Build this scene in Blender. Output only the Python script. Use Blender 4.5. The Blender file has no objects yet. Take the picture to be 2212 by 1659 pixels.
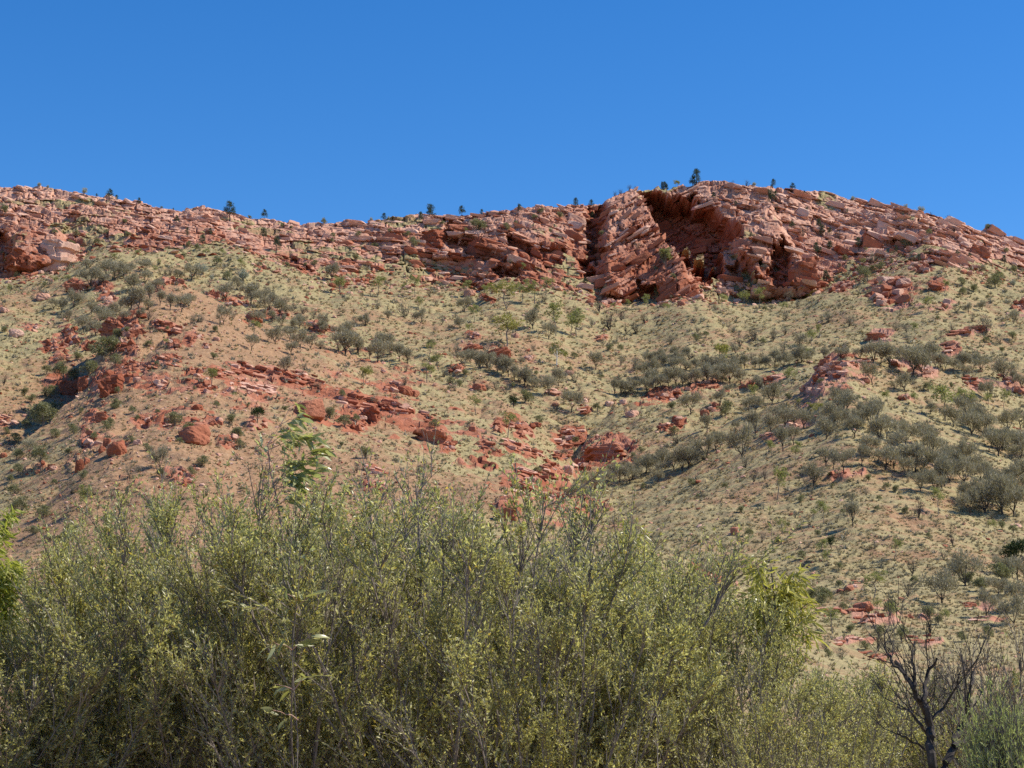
import bpy, math
import numpy as np

# ------------------------------------------------------------------ camera, sky, sun
FOC = 1911.0
EYE = 1.7
PITCH = math.atan((690.0 - 384.0) / FOC)
scene = bpy.context.scene
COL = scene.collection
cam_data = bpy.data.cameras.new("camera")
cam_data.sensor_fit = 'HORIZONTAL'
cam_data.sensor_width = 36.0
cam_data.lens = 36.0 * FOC / 1024.0
cam_data.clip_start = 0.1
cam_data.clip_end = 5000.0
cam = bpy.data.objects.new("camera", cam_data)
COL.objects.link(cam)
cam.location = (0, 0, EYE)
cam.rotation_euler = (math.pi / 2 + PITCH, 0, 0)
scene.camera = cam

SUN_EL = math.radians(49.0)
SUN_AZ = math.radians(86.0)        # clockwise from +Y (the view direction): the sun stands to the right
world = bpy.data.worlds.new("World")
scene.world = world
world.use_nodes = True
wn = world.node_tree
wn.nodes.clear()
w_out = wn.nodes.new('ShaderNodeOutputWorld')
w_bg = wn.nodes.new('ShaderNodeBackground')
w_sky = wn.nodes.new('ShaderNodeTexSky')
w_sky.sky_type = 'NISHITA'
w_sky.sun_disc = False
w_sky.sun_elevation = SUN_EL
w_sky.sun_rotation = SUN_AZ
w_sky.altitude = 900.0
w_sky.air_density = 1.0
w_sky.dust_density = 0.25
w_sky.ozone_density = 5.0
w_bg.inputs[1].default_value = 0.13
w_sat = wn.nodes.new('ShaderNodeHueSaturation')
w_sat.inputs['Saturation'].default_value = 1.30
w_sat.inputs['Hue'].default_value = 0.506
wn.links.new(w_sky.outputs[0], w_sat.inputs['Color'])
wn.links.new(w_sat.outputs[0], w_bg.inputs[0])
wn.links.new(w_bg.outputs[0], w_out.inputs[0])

sun_data = bpy.data.lights.new("sun", 'SUN')
sun_data.energy = 5.0
sun_data.angle = math.radians(0.5)
sun_data.color = (1.0, 0.92, 0.775)
sun = bpy.data.objects.new("sun", sun_data)
COL.objects.link(sun)
sun.location = (60, 20, 120)
# a sun lamp shines along its local -Z
sun.rotation_euler = (math.pi / 2 - SUN_EL, 0, math.pi - SUN_AZ)

vs = scene.view_settings
vs.view_transform = 'Standard'
vs.look = 'None'
vs.exposure = 0.3
vs.gamma = 1.0
vs.use_curve_mapping = False
scene.render.engine = 'CYCLES'
scene.cycles.max_bounces = 9
scene.cycles.diffuse_bounces = 7
scene.cycles.transmission_bounces = 6
scene.cycles.glossy_bounces = 2
scene.cycles.use_denoising = False

# ------------------------------------------------------------------ helpers
def h2(ix, iy, seed):
    """hash of integer lattice points to 0..1"""
    n = (ix.astype(np.int64) * 374761393 + iy.astype(np.int64) * 668265263 + seed * 974634777) & 0x7fffffff
    n = ((n ^ (n >> 13)) * 1274126177) & 0x7fffffff
    n = ((n ^ (n >> 16)) * 2246822519) & 0x7fffffff
    return ((n ^ (n >> 15)) & 0xffffff) / float(0xffffff)

def vnoise(x, y, seed=0):
    """smooth value noise, -1..1"""
    ix, iy = np.floor(x), np.floor(y)
    fx, fy = x - ix, y - iy
    fx = fx * fx * fx * (fx * (fx * 6 - 15) + 10)
    fy = fy * fy * fy * (fy * (fy * 6 - 15) + 10)
    a, b = h2(ix, iy, seed), h2(ix + 1, iy, seed)
    c, d = h2(ix, iy + 1, seed), h2(ix + 1, iy + 1, seed)
    return 2 * ((a + (b - a) * fx) * (1 - fy) + (c + (d - c) * fx) * fy) - 1

def fbm(x, y, seed=0, octaves=4, gain=0.5):
    s, amp, f = 0, 1.0, 1.0
    for k in range(octaves):
        s = s + amp * vnoise(x * f + 17.3 * k, y * f - 9.1 * k, seed + k)
        amp *= gain
        f *= 2.03
    return s

def sstep(a, b, x):
    t = np.clip((x - a) / (b - a), 0, 1)
    return t * t * (3 - 2 * t)

def mesh_np(name, verts, faces, mat=None, smooth=False):
    """a mesh from numpy arrays; faces is (n, 3) or (n, 4)"""
    me = bpy.data.meshes.new(name)
    verts = np.asarray(verts, dtype=np.float32)
    faces = np.asarray(faces, dtype=np.int32)
    k = faces.shape[1]
    me.vertices.add(len(verts))
    me.vertices.foreach_set('co', verts.ravel())
    me.loops.add(faces.size)
    me.loops.foreach_set('vertex_index', faces.ravel())
    me.polygons.add(len(faces))
    me.polygons.foreach_set('loop_start', np.arange(0, faces.size, k, dtype=np.int32))
    me.polygons.foreach_set('use_smooth', np.full(len(faces), smooth, dtype=bool))
    me.update(calc_edges=True)
    if mat:
        me.materials.append(mat)
    return me

def link(name, data, parent=None, loc=None):
    o = bpy.data.objects.new(name, data)
    COL.objects.link(o)
    if parent is not None:
        o.parent = parent
    if loc is not None:
        o.location = loc
    return o

def tag(o, label, cat, group=None, kind=None):
    if label:
        o['label'] = label
    if cat:
        o['category'] = cat
    if group:
        o['group'] = group
    if kind:
        o['kind'] = kind
    return o

# ------------------------------------------------------------------ materials
def new_mat(name):
    m = bpy.data.materials.new(name)
    m.use_nodes = True
    nt = m.node_tree
    nt.nodes.clear()
    out = nt.nodes.new('ShaderNodeOutputMaterial')
    return m, nt, out

def node(nt, kind, **kw):
    n = nt.nodes.new(kind)
    for k, v in kw.items():
        if hasattr(n, k):
            setattr(n, k, v)
        else:
            n.inputs[k].default_value = v
    return n

def ramp(nt, fac, stops):
    r = nt.nodes.new('ShaderNodeValToRGB')
    els = r.color_ramp.elements
    while len(els) > 1:
        els.remove(els[-1])
    els[0].position, els[0].color = stops[0][0], (*stops[0][1], 1)
    for p, c in stops[1:]:
        e = els.new(p)
        e.color = (*c, 1)
    nt.links.new(fac, r.inputs[0])
    return r.outputs[0]

def mix(nt, fac, a, b, mode='MIX'):
    m = nt.nodes.new('ShaderNodeMix')
    m.data_type = 'RGBA'
    m.blend_type = mode
    for sock, val in ((m.inputs[0], fac), (m.inputs[6], a), (m.inputs[7], b)):
        if isinstance(val, bpy.types.NodeSocket):
            nt.links.new(val, sock)
        elif isinstance(val, (int, float)):
            sock.default_value = val
        else:
            sock.default_value = (*val, 1)
    return m.outputs[2]

def fmath(nt, op, a, b=None, clamp=False):
    m = nt.nodes.new('ShaderNodeMath')
    m.operation = op
    m.use_clamp = clamp
    for i, v in enumerate((a, b)):
        if v is None:
            continue
        if isinstance(v, bpy.types.NodeSocket):
            nt.links.new(v, m.inputs[i])
        else:
            m.inputs[i].default_value = v
    return m.outputs[0]

def noise_tex(nt, vec, scale, detail=4, rough=0.55):
    n = nt.nodes.new('ShaderNodeTexNoise')
    n.inputs['Scale'].default_value = scale
    n.inputs['Detail'].default_value = detail
    n.inputs['Roughness'].default_value = rough
    if vec is not None:
        nt.links.new(vec, n.inputs['Vector'])
    return n.outputs['Fac']

def principled(nt, out, color, rough=0.9, spec=0.2, bump=None, bump_strength=0.4, bump_dist=0.1):
    p = nt.nodes.new('ShaderNodeBsdfPrincipled')
    p.inputs['Roughness'].default_value = rough
    p.inputs['Specular IOR Level'].default_value = spec
    if isinstance(color, bpy.types.NodeSocket):
        nt.links.new(color, p.inputs['Base Color'])
    else:
        p.inputs['Base Color'].default_value = (*color, 1)
    if bump is not None:
        b = nt.nodes.new('ShaderNodeBump')
        b.inputs['Strength'].default_value = bump_strength
        b.inputs['Distance'].default_value = bump_dist
        nt.links.new(bump, b.inputs['Height'])
        nt.links.new(b.outputs[0], p.inputs['Normal'])
    nt.links.new(p.outputs[0], out.inputs[0])
    return p

def rand_mix(nt):
    """a random value per object and per separate piece of a joined mesh"""
    oi = nt.nodes.new('ShaderNodeObjectInfo')
    ge = nt.nodes.new('ShaderNodeNewGeometry')
    s = fmath(nt, 'ADD', oi.outputs['Random'], ge.outputs['Random Per Island'])
    return fmath(nt, 'FRACT', s)

PINK = [(0.0, (0.35, 0.155, 0.105)), (0.3, (0.51, 0.27, 0.185)), (0.6, (0.63, 0.39, 0.29)), (1.0, (0.72, 0.52, 0.41))]
RED = [(0.0, (0.19, 0.056, 0.031)), (0.35, (0.32, 0.105, 0.057)), (0.7, (0.43, 0.18, 0.108)), (1.0, (0.55, 0.31, 0.215))]

def world_pos(nt):
    return nt.nodes.new('ShaderNodeNewGeometry').outputs['Position']

def rock_colour(nt, stops, rnd, extra_scale=0.45):
    pos = world_pos(nt)
    n1 = noise_tex(nt, pos, extra_scale, 6, 0.65)
    n2 = noise_tex(nt, pos, 3.1, 4, 0.6)
    f = fmath(nt, 'ADD', fmath(nt, 'MULTIPLY', rnd, 0.45), fmath(nt, 'MULTIPLY', n1, 0.75))
    f = fmath(nt, 'SUBTRACT', f, 0.12, True)
    c = ramp(nt, f, stops)
    stain = ramp(nt, n2, [(0.0, (0.6, 0.57, 0.55)), (0.42, (0.96, 0.95, 0.94)), (0.7, (1.06, 1.05, 1.03))])
    return mix(nt, 0.75, c, stain, 'MULTIPLY'), n2

def rock_mat(name, stops):
    m, nt, out = new_mat(name)
    c, n2 = rock_colour(nt, stops, rand_mix(nt))
    principled(nt, out, c, 0.92, 0.15, bump=n2, bump_strength=0.6, bump_dist=0.25)
    return m

M_PINK = rock_mat('pink quartzite', PINK)
M_RED = rock_mat('red sandstone', RED)

def leaf_mat(name, stops, trans=0.35, gloss=0.25, rough=0.5, through=(1.12, 1.15, 0.75)):
    m, nt, out = new_mat(name)
    c = ramp(nt, rand_mix(nt), stops)
    d = nt.nodes.new('ShaderNodeBsdfDiffuse')
    t = nt.nodes.new('ShaderNodeBsdfTranslucent')
    g = nt.nodes.new('ShaderNodeBsdfGlossy')
    g.inputs['Roughness'].default_value = rough
    nt.links.new(c, d.inputs[0])
    nt.links.new(mix(nt, 1.0, c, through, 'MULTIPLY'), t.inputs[0])
    m1 = nt.nodes.new('ShaderNodeMixShader')
    m1.inputs[0].default_value = trans
    nt.links.new(d.outputs[0], m1.inputs[1])
    nt.links.new(t.outputs[0], m1.inputs[2])
    m2 = nt.nodes.new('ShaderNodeMixShader')
    m2.inputs[0].default_value = gloss * 0.10
    nt.links.new(m1.outputs[0], m2.inputs[1])
    nt.links.new(g.outputs[0], m2.inputs[2])
    nt.links.new(m2.outputs[0], out.inputs[0])
    return m

def bark_mat(name, a, b):
    m, nt, out = new_mat(name)
    n = noise_tex(nt, world_pos(nt), 14.0, 4)
    principled(nt, out, ramp(nt, n, [(0.3, a), (0.7, b)]), 0.9, 0.1, bump=n, bump_strength=0.5, bump_dist=0.02)
    return m

# ------------------------------------------------------------------ terrain shape
CP, SP = math.cos(PITCH), math.sin(PITCH)
def pix_dir(u, v):
    """tangent of the bearing and rise per metre of depth of the sight line through picture point (u, v)"""
    a = (np.asarray(u, float) - 512.0) / FOC
    b = (384.0 - np.asarray(v, float)) / FOC
    den = CP - b * SP
    return a / den, (SP + b * CP) / den

def row_of(rise):
    """picture row at which a given rise per metre of depth is seen"""
    return 384.0 - FOC * np.tan(np.arctan(rise) - PITCH)

def curve(points):
    """points (u, v) or (u, v, depth) -> bearing, rise (and depth)"""
    p = np.array(points, float)
    t, e = pix_dir(p[:, 0], p[:, 1])
    return (t, e) if p.shape[1] == 2 else (t, e, p[:, 2])

U_COLS = np.concatenate([np.linspace(-340, -12, 60, endpoint=False), np.arange(-12, 1036, 1.5), np.linspace(1036, 1364, 60)])
TC = (U_COLS - 512.0) / FOC / (CP - 0.08 * SP)
DR = np.concatenate([np.linspace(2, 60, 40, endpoint=False), np.arange(60, 120, 0.9), np.arange(120, 350, 0.62),
                     np.arange(350, 425, 0.30), np.arange(425, 470, 1.5), np.linspace(470, 700, 24)])
NC, NR = len(TC), len(DR)
TT, DD = np.meshgrid(TC, DR)
XX = TT * DD

SKY = [(-340, 150), (-60, 176), (0, 183), (50, 187), (100, 194), (150, 203), (180, 208), (200, 205), (240, 213), (300, 222), (330, 222), (360, 220),
       (420, 216), (460, 214), (500, 211), (540, 206), (560, 206), (590, 201), (600, 199), (612, 195), (630, 189), (650, 186), (670, 186), (690, 184), (705, 180), (725, 180), (750, 183), (770, 185),
       (800, 188), (850, 196), (900, 206), (950, 218), (1000, 232), (1023, 240), (1100, 262), (1364, 320)]
BASE = [(-340, 262), (0, 270), (60, 266), (80, 255), (95, 245), (150, 243), (230, 250), (270, 262), (350, 276), (420, 282), (490, 287), (560, 288), (600, 302),
        (650, 300), (680, 291), (740, 296), (790, 293), (830, 280), (880, 262), (930, 258), (1000, 272), (1100, 290), (1364, 350)]

def blur(y, sig_px):
    """gaussian smoothing of a per-bearing curve, in picture columns"""
    g = np.arange(U_COLS[0], U_COLS[-1], 1.0)
    k = np.arange(-int(3 * sig_px), int(3 * sig_px) + 1)
    w = np.exp(-(k / sig_px) ** 2 / 2)
    yy = np.interp(g, U_COLS, y)
    yy = np.convolve(np.pad(yy, len(k) // 2, mode='edge'), w / w.sum(), mode='valid')
    return np.interp(U_COLS, g, yy)

def at_t(pts, axis=1):
    t, e = curve([(p[0], p[1]) for p in pts])
    return np.interp(TC, t, e)

d_crest = 415 + 5 * vnoise(TC * 22, TC * 0, 5)
d_base = 382 + 6 * vnoise(TC * 30, TC * 0 + 3, 6)
e_sky, e_base = blur(at_t(SKY), 1.5), blur(at_t(BASE), 14.0)
S0k = [(-340, 0), (1400, 0)]
def const_e(v):
    return np.full(NC, float(pix_dir(512, v)[1]))
knots_d = [np.full(NC, 30.0), np.full(NC, 60.0), np.full(NC, 120.0), np.full(NC, 180.0), np.full(NC, 250.0), d_base, d_crest, d_crest + 25, d_crest + 300]
def zc(d, e):
    return EYE + d * e
# the valley floor runs lower in the middle
mid = np.exp(-((U_COLS - 585) / 120.0) ** 2)
k250 = 416 + 36 * mid
k180 = 505 + 45 * mid
e250 = np.array([pix_dir(512, v)[1] for v in k250])
e180 = np.array([pix_dir(512, v)[1] for v in k180])
z_sky = zc(d_crest, e_sky)
knots_z = [np.full(NC, -2.0), np.full(NC, 0.6), zc(120, const_e(620)), zc(180, e180), zc(250, e250), zc(d_base, e_base), z_sky, z_sky - 2.5, z_sky - 60]
Z0 = np.empty((NR, NC))
for j in range(NC):
    Z0[:, j] = np.interp(DR, [k[j] for k in knots_d], [k[j] for k in knots_z])

def spur(pts, d_foot, z_foot, back=0.5, power=1.12):
    t, e, d = curve(pts)
    ee = blur(np.interp(TC, t, e), 2.0)
    dc = blur(np.interp(TC, t, d), 14.0)
    inside = blur(((TC >= t[0]) & (TC <= t[-1])).astype(float), 20.0)
    zcst = EYE + dc * ee
    wide = blur(zcst, 26.0)
    s = (DD - d_foot) / (dc[None, :] - d_foot)
    sc = np.clip(s, 0, 1)
    crest = wide[None, :] + (zcst - wide)[None, :] * sc ** 2.2          # the flanks are rounder than the crest line
    front = np.where(s > 0, z_foot + (crest - z_foot) * sc ** power, z_foot - 0.22 * (d_foot - DD))
    backz = zcst[None, :] - back * (DD - dc[None, :])
    return np.where(DD < dc[None, :], front, backz) - (1 - inside)[None, :] ** 2 * 40 * sstep(30, 120, DD)

S1 = spur([(-340, 640, 120), (-120, 540, 145), (0, 455, 172), (50, 410, 196), (90, 366, 224), (120, 318, 256), (140, 288, 276), (160, 278, 286), (180, 281, 286), (200, 289, 284), (250, 310, 279),
           (300, 328, 274), (330, 338, 270), (380, 358, 263), (420, 375, 258), (460, 386, 253), (500, 399, 247), (540, 421, 240), (570, 450, 230),
           (592, 492, 215), (615, 545, 195), (650, 620, 150)], 88.0, 3.5, 0.5, 1.1)
S2 = spur([(440, 680, 160), (520, 600, 176), (560, 545, 200), (600, 508, 220), (650, 472, 228), (700, 442, 232), (740, 426, 234), (772, 410, 235), (790, 400, 235), (805, 390, 235), (822, 366, 236), (838, 356, 237), (848, 348, 237),
           (862, 357, 238), (880, 363, 238), (900, 369, 238), (930, 377, 238), (960, 387, 238), (1023, 408, 236), (1100, 430, 230), (1364, 500, 200)], 80.0, 2.6, 0.42, 1.12)
S2b = spur([(440, 650, 140), (500, 605, 148), (540, 575, 154), (560, 549, 160), (600, 517, 172), (655, 484, 184), (700, 464, 188), (725, 455, 190), (765, 438, 192), (793, 427, 193), (812, 428, 193), (840, 436, 190), (880, 452, 185), (940, 480, 175), (1023, 520, 160), (1200, 560, 150)],
           80.0, 2.4, 0.55, 1.1)
S3 = spur([(560, 470, 235), (590, 428, 255), (615, 403, 264), (650, 392, 268), (685, 385, 270), (760, 378, 272), (810, 370, 274), (860, 364, 276), (960, 350, 280), (1100, 350, 290)], 200.0, 22.0, 0.3, 1.0)
S4 = spur([(-340, 706, 60), (240, 704, 66), (400, 655, 74), (500, 585, 78), (560, 556, 79), (610, 543, 80), (650, 548, 81), (690, 562, 82), (740, 590, 82), (800, 624, 80), (860, 648, 78), (900, 660, 76), (1023, 672, 74), (1364, 690, 70)], 45.0, 0.6, 0.45, 1.0)
K = 0.04 + 1.1 * sstep(50, 180, DD)
stack = np.stack([Z0, S1, S2, S2b, S3, S4, np.zeros_like(Z0)])
mx = stack.max(0)
ZB = mx + K * np.log(np.exp((stack - mx) / K).sum(0)) - K * 0.1
far_w = sstep(40, 140, DD)
hillw = far_w * (1 - sstep(0.0, 1.0, (DD - (d_base - 6)[None, :]) / 14.0))
ZB += hillw * (1.1 * fbm(XX / 26.0, DD / 30.0, 11, 3) + 0.42 * fbm(XX / 6.0, DD / 6.5, 21, 3))
# rills that run down the slopes
ZB -= hillw * 0.55 * (1 - np.abs(vnoise(XX / 9.0 + 0.4 * vnoise(XX / 20, DD / 20, 3), DD / 60.0, 31))) ** 3

# ---- the cliff band: recesses, then beds and blocks
CU = 512 + FOC * TT * (CP - 0.08 * SP)         # picture column of each ground point's bearing
cl_s = (DD - d_base[None, :]) / (d_crest - d_base)[None, :]      # 0 at the foot, 1 at the crest
rag = 0.24 * fbm(XX / 7.0, DD / 7.0, 41, 3) + 0.16 * fbm(XX / 2.2, DD / 2.2, 43, 2)
CLIFF = sstep(-0.06, 0.10, cl_s + rag) * (1 - sstep(1.25, 1.5, cl_s))
rowB = row_of((ZB - EYE) / DD)

def poly_mask(poly, u, v, soft):
    """signed inside mask of a convex or concave polygon with a soft rim (in picture units of bearing and rise)"""
    p = np.array(poly, float)
    inside = np.zeros(u.shape, bool)
    dist = np.full(u.shape, 1e9)
    n = len(p)
    for i in range(n):
        a, b = p[i], p[(i + 1) % n]
        cond = ((a[1] > v) != (b[1] > v))
        xi = (b[0] - a[0]) * (v - a[1]) / (b[1] - a[1] + 1e-9) + a[0]
        inside ^= cond & (u < xi)
        ab = b - a
        tt = np.clip(((u - a[0]) * ab[0] + (v - a[1]) * ab[1]) / (ab @ ab), 0, 1)
        dist = np.minimum(dist, np.hypot(u - a[0] - tt * ab[0], v - a[1] - tt * ab[1]))
    return sstep(-soft, soft, np.where(inside, dist, -dist))
REC = np.zeros_like(ZB)
RECESSES = [   # outline of each hollow in the cliff as bearing / rise, depth of the hollow in metres, rim softness
    ([(640, 197), (654, 193.5), (674, 197), (705, 199), (712, 206), (726, 219), (734, 229), (732, 239), (723, 257), (719, 271), (705, 276), (690, 272), (677, 256), (665, 241), (659, 229), (649, 214)], 15.0, 3.0),
    ([(776, 254), (786, 250), (791, 260), (791, 293), (779, 294), (767, 284), (769, 268)], 6.5, 3.5),
    ([(727, 268), (738, 262), (752, 268), (757, 282), (748, 282), (736, 276)], 4.0, 2.0),
    ([(703, 276), (714, 270), (722, 272), (714, 284), (702, 284)], 5.0, 2.0),
    ([(586, 206), (604, 200), (608, 222), (602, 246), (596, 272), (586, 284), (583, 262), (590, 238)], 5.5, 5.0),
    ([(-60, 232), (6, 232), (14, 246), (16, 262), (6, 270), (-60, 270)], 5.0, 4.0),
    ([(444, 222), (466, 224), (470, 236), (456, 238), (444, 234)], 4.0, 2.0),
    ([(440, 245), (470, 242), (496, 250), (508, 262), (486, 262), (462, 252)], 3.0, 2.0),
    ([(510, 244), (540, 242), (566, 250), (560, 262), (520, 262)], 4.0, 2.5),
    ([(496, 268), (520, 266), (522, 276), (500, 278)], 3.0, 2.0),
]
for poly, depth, soft in RECESSES:
    wob = 6.0 * fbm(XX / 4.0, ZB / 3.0, 71, 4, 0.6)
    REC = np.maximum(REC, depth * poly_mask(poly, CU + wob, rowB + wob, soft))
REC *= sstep(-0.2, 0.0, cl_s)
# buttresses stand forward
BUT = np.zeros_like(ZB)
for poly, depth, soft in [
    ([(604, 204), (640, 192), (664, 232), (684, 262), (690, 284), (676, 296), (640, 304), (606, 298), (600, 262)], 6.0, 7.0),
    ([(726, 225), (770, 210), (800, 262), (812, 290), (800, 297), (742, 297), (738, 262)], 7.0, 6.0),
    ([(16, 236), (60, 232), (70, 250), (62, 266), (16, 272)], 6.0, 4.0),
    ([(368, 208), (420, 214), (470, 222), (540, 206), (584, 210), (560, 262), (470, 266), (380, 250)], 2.5, 8.0),
]:
    BUT = np.maximum(BUT, depth * poly_mask(poly, CU, rowB, soft))

DIP_U = [-340, 0, 150, 300, 400, 470, 520, 575, 600, 620, 700, 725, 800, 900, 1023, 1364]
DIP_A = [-10, -14, -14, -10, -4, -12, -22, -18, 20, 34, 34, -8, -16, -20, -24, -24]
xs = np.linspace(-160, 200, 800)
us = 512 + FOC * xs / 400.0
Bx = np.cumsum(np.tan(np.radians(np.interp(us, DIP_U, DIP_A)))) * (xs[1] - xs[0])
def bed(x, z):
    return z - np.interp(x, xs, Bx)
def dip_at(x):
    return np.radians(np.interp(512 + FOC * np.asarray(x) / 400.0, DIP_U, DIP_A))

sb = bed(XX, ZB) + 0.9 * fbm(XX / 9.0, ZB / 4.0, 51, 3)
OUT = np.zeros_like(ZB)
ZT = ZB.copy()
for (th, wd, amp, fis, seed, tw) in ((3.4, 9.0, 2.1, 0.9, 61, 0.35), (1.35, 3.8, 1.25, 0.8, 62, 0.45), (0.62, 1.5, 0.45, 0.3, 63, 0.3)):
    L = sb / th + 0.25 * fbm(XX / (wd * 1.4), ZB / th, seed + 9, 2)
    li = np.floor(L)
    lf = L - li
    bw = wd * (0.6 + 0.9 * h2(li, li * 0, seed))
    Bq = (XX + 0.4 * wd * vnoise(XX / wd, ZB / th * 0.7, seed + 5) + 0.25 * (ZB)) / bw + 7.3 * h2(li, li * 0 + 1, seed)
    bi = np.floor(Bq)
    bf = Bq - bi
    r = h2(bi, li, seed + 2)
    OUT += amp * (1.0 + 0.45 * sstep(560, 740, CU)) * (r - 0.35)
    edge = np.minimum(np.minimum(lf * th, (1 - lf) * th), np.minimum(bf * bw, (1 - bf) * bw))
    OUT -= fis * (1 - sstep(0.0, 0.16 * th, edge)) * (h2(bi, li, seed + 4) > 0.25)
    ZT += tw * th * (sstep(0.45, 0.95, lf) - lf)
OUT += 0.25 * fbm(XX / 0.8, ZB / 0.5, 91, 2)
rockfrac = CLIFF
PX = XX.copy(); PY = DD.copy(); PZ = ZB + CLIFF * (ZT - ZB)
push = (REC - BUT - OUT * (0.55 + 0.45 * sstep(-0.4, 0.5, fbm(XX / 14, ZB / 9, 95, 2)))) * sstep(0.02, 0.5, CLIFF)
PY += push
PX += push * TT * 0.6
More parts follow.
